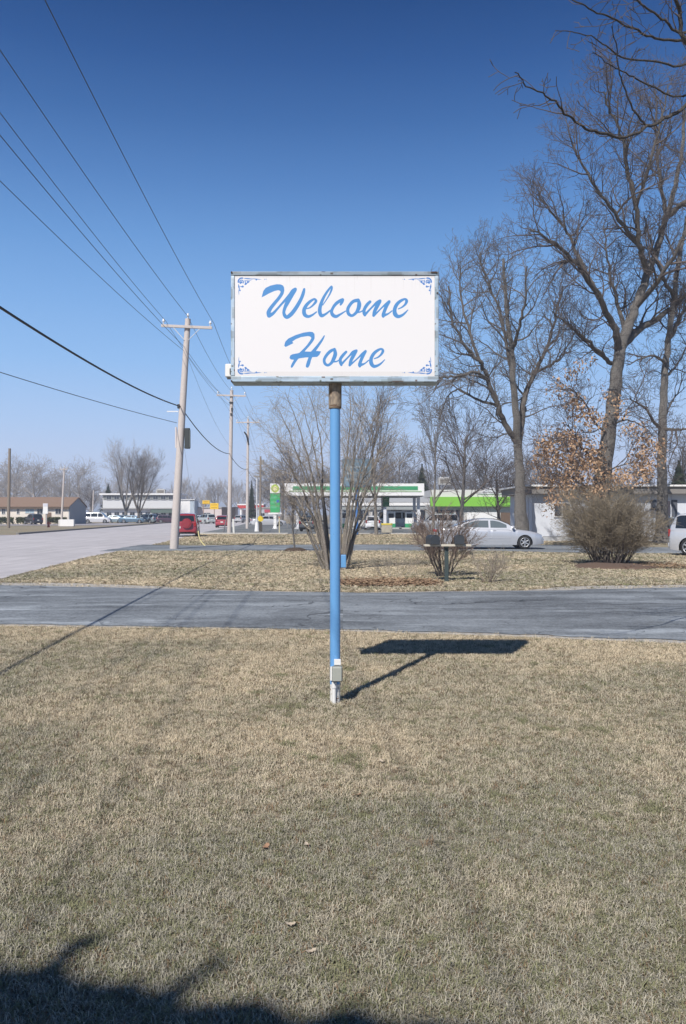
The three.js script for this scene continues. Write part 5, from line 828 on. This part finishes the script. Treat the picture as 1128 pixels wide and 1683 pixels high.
{ const d = 182, t = thing('pink_shop', 'pale pinkish shop wall with a dark doorway up the road behind the yellow signs', 'shop', [X(352, d), 0, -d]); mesh('wall', box(8.2, Hh(835, d), 8, 0, Hh(835, d) / 2, -4), std(.6, .52, .5, .85), t); mesh('roof', box(8.6, .25, 8.4, 0, Hh(835, d) + .12, -4), roofGrey, t); mesh('doorway', box(2.9, Hh(833.5, d), .3, X(376, d) - X(352, d), Hh(833.5, d) / 2, .12), std(.03, .022, .025, .7), t); windowOn(t, -1.6, 1.4, 0, 1.6, 1.1); }
[[339, 825.5, 12, 6, 'smaller yellow sign board up the road, left of the larger one', 172], [352.5, 832, 14, 10, 'larger yellow sign board up the road, before the pinkish wall', 166]].forEach(([px, py, w, h, label, d]) => { const t = thing('yellow_sign', label, 'sign', [X(px, d), 0, -d]); mesh('panel', box(w / F * d, h / F * d, .25, 0, Hh(py, d), 0, .04), std(.80, .50, .02, .5), t); mesh('pole', cyl(.09, .09, Hh(py + h / 2, d), w > 13 ? 0 : -.55, 0, 0, 8), std(.35, .25, .2, .7), t); for (let k = 0; k < 2; k++) mesh('text_row', box(w / F * d * .7, .14, .02, 0, Hh(py + (k - .5) * h * .45, d), .13), std(.5, .3, .02, .6), t); });
{ const d = 190, t = thing('small_sign', 'white and orange sign board up the road above the red vehicle', 'sign', [X(319, d), 0, -d]); mesh('panel', box(1.1, .9, .2, 0, Hh(829.5, d), 0, .03), whitePaint, t); mesh('stripe', box(1.0, .35, .02, 0, Hh(830.5, d), .11), std(.7, .28, .12, .6), t); mesh('pole', cyl(.08, .08, Hh(832, d), -.5, 0, 0, 8), std(.5, .45, .3, .7), t); }
{ const d = 205, t = thing('red_banded_station', 'red and white roofed station down the road between the second and third poles', 'building', [X(412, d), 0, -d]); mesh('roof', box(6.2, .8, 6, 0, Hh(832.5, d), -3), std(.5, .045, .04, .5), t); mesh('white_edge', box(6.3, .3, 6.1, 0, Hh(829.2, d), -3), whitePaint, t); mesh('wall', box(5, 2.7, 4, .3, 1.35, -4), std(.5, .5, .5, .8), t); for (const s of [-1, 1]) mesh('column', box(.35, Hh(835, d), .35, s * 2.4, Hh(835, d) / 2, -.5), whitePaint, t); windowOn(t, .3, 1.5, -1.98, 1.8, 1.2); }
{ const d = 200, t = thing('grey_store', 'low grey store with reddish signs down the road left of the price sign', 'shop', [X(438, d), 0, -d]); mesh('wall', box(4.2, 3.0, 7, 0, 1.5, -3.5), std(.42, .44, .48, .8), t); mesh('roof', box(4.6, .3, 7.4, 0, 3.15, -3.5), roofGrey, t); mesh('fascia_sign', box(1.7, .7, .1, .4, 2.4, .06), std(.45, .06, .09, .6), t); windowOn(t, -.9, 1.3, 0, 1.0, 1.2); }
// a few dead leaves on the lawn
{
  const r = rngOf(66), mats = [std(.34, .20, .12, .8), std(.48, .40, .30, .8), std(.38, .24, .13, .8)];
  [[588, 1311, 0], [437, 1398, 0], [505, 1394, 1], [478, 1526, 1], [511, 1571, 1], [937, 1142, 1], [629, 1256, 1]].forEach(([px, py, m]) => {
    const d = EYE * F / (py - HY), s = .020 + .011 * r(), g = new THREE.PlaneGeometry(2 * s, 1.3 * s, 6, 4), a = g.attributes.position; for (let i = 0; i < a.count; i++) { const x = a.getX(i) / s, y = a.getY(i) / s, w = Math.sqrt(Math.max(.02, 1 - x * x)) * (.8 + .25 * Math.cos(x * 9)); a.setXYZ(i, a.getX(i), a.getY(i) * w, .35 * s * x * x + .5 * s * y * y * r()); } g.computeVertexNormals();
    const t = thing('dead_leaf', 'small dry fallen leaf lying alone on the near lawn', 'leaf', [X(px, d), .018, -d], r() * 6.28, 'single dead leaves on the near lawn'); const l = mesh('blade', g.rotateX(-Math.PI / 2 + .3 * (r() - .5)), mats[m], t); mesh('stem', new MB().tube([[s, .01, 0], [s * 1.7, .004, .004]], [.0012, .001], 4).geometry(), mats[0], t);
  });
}
renderer.render(scene, camera);
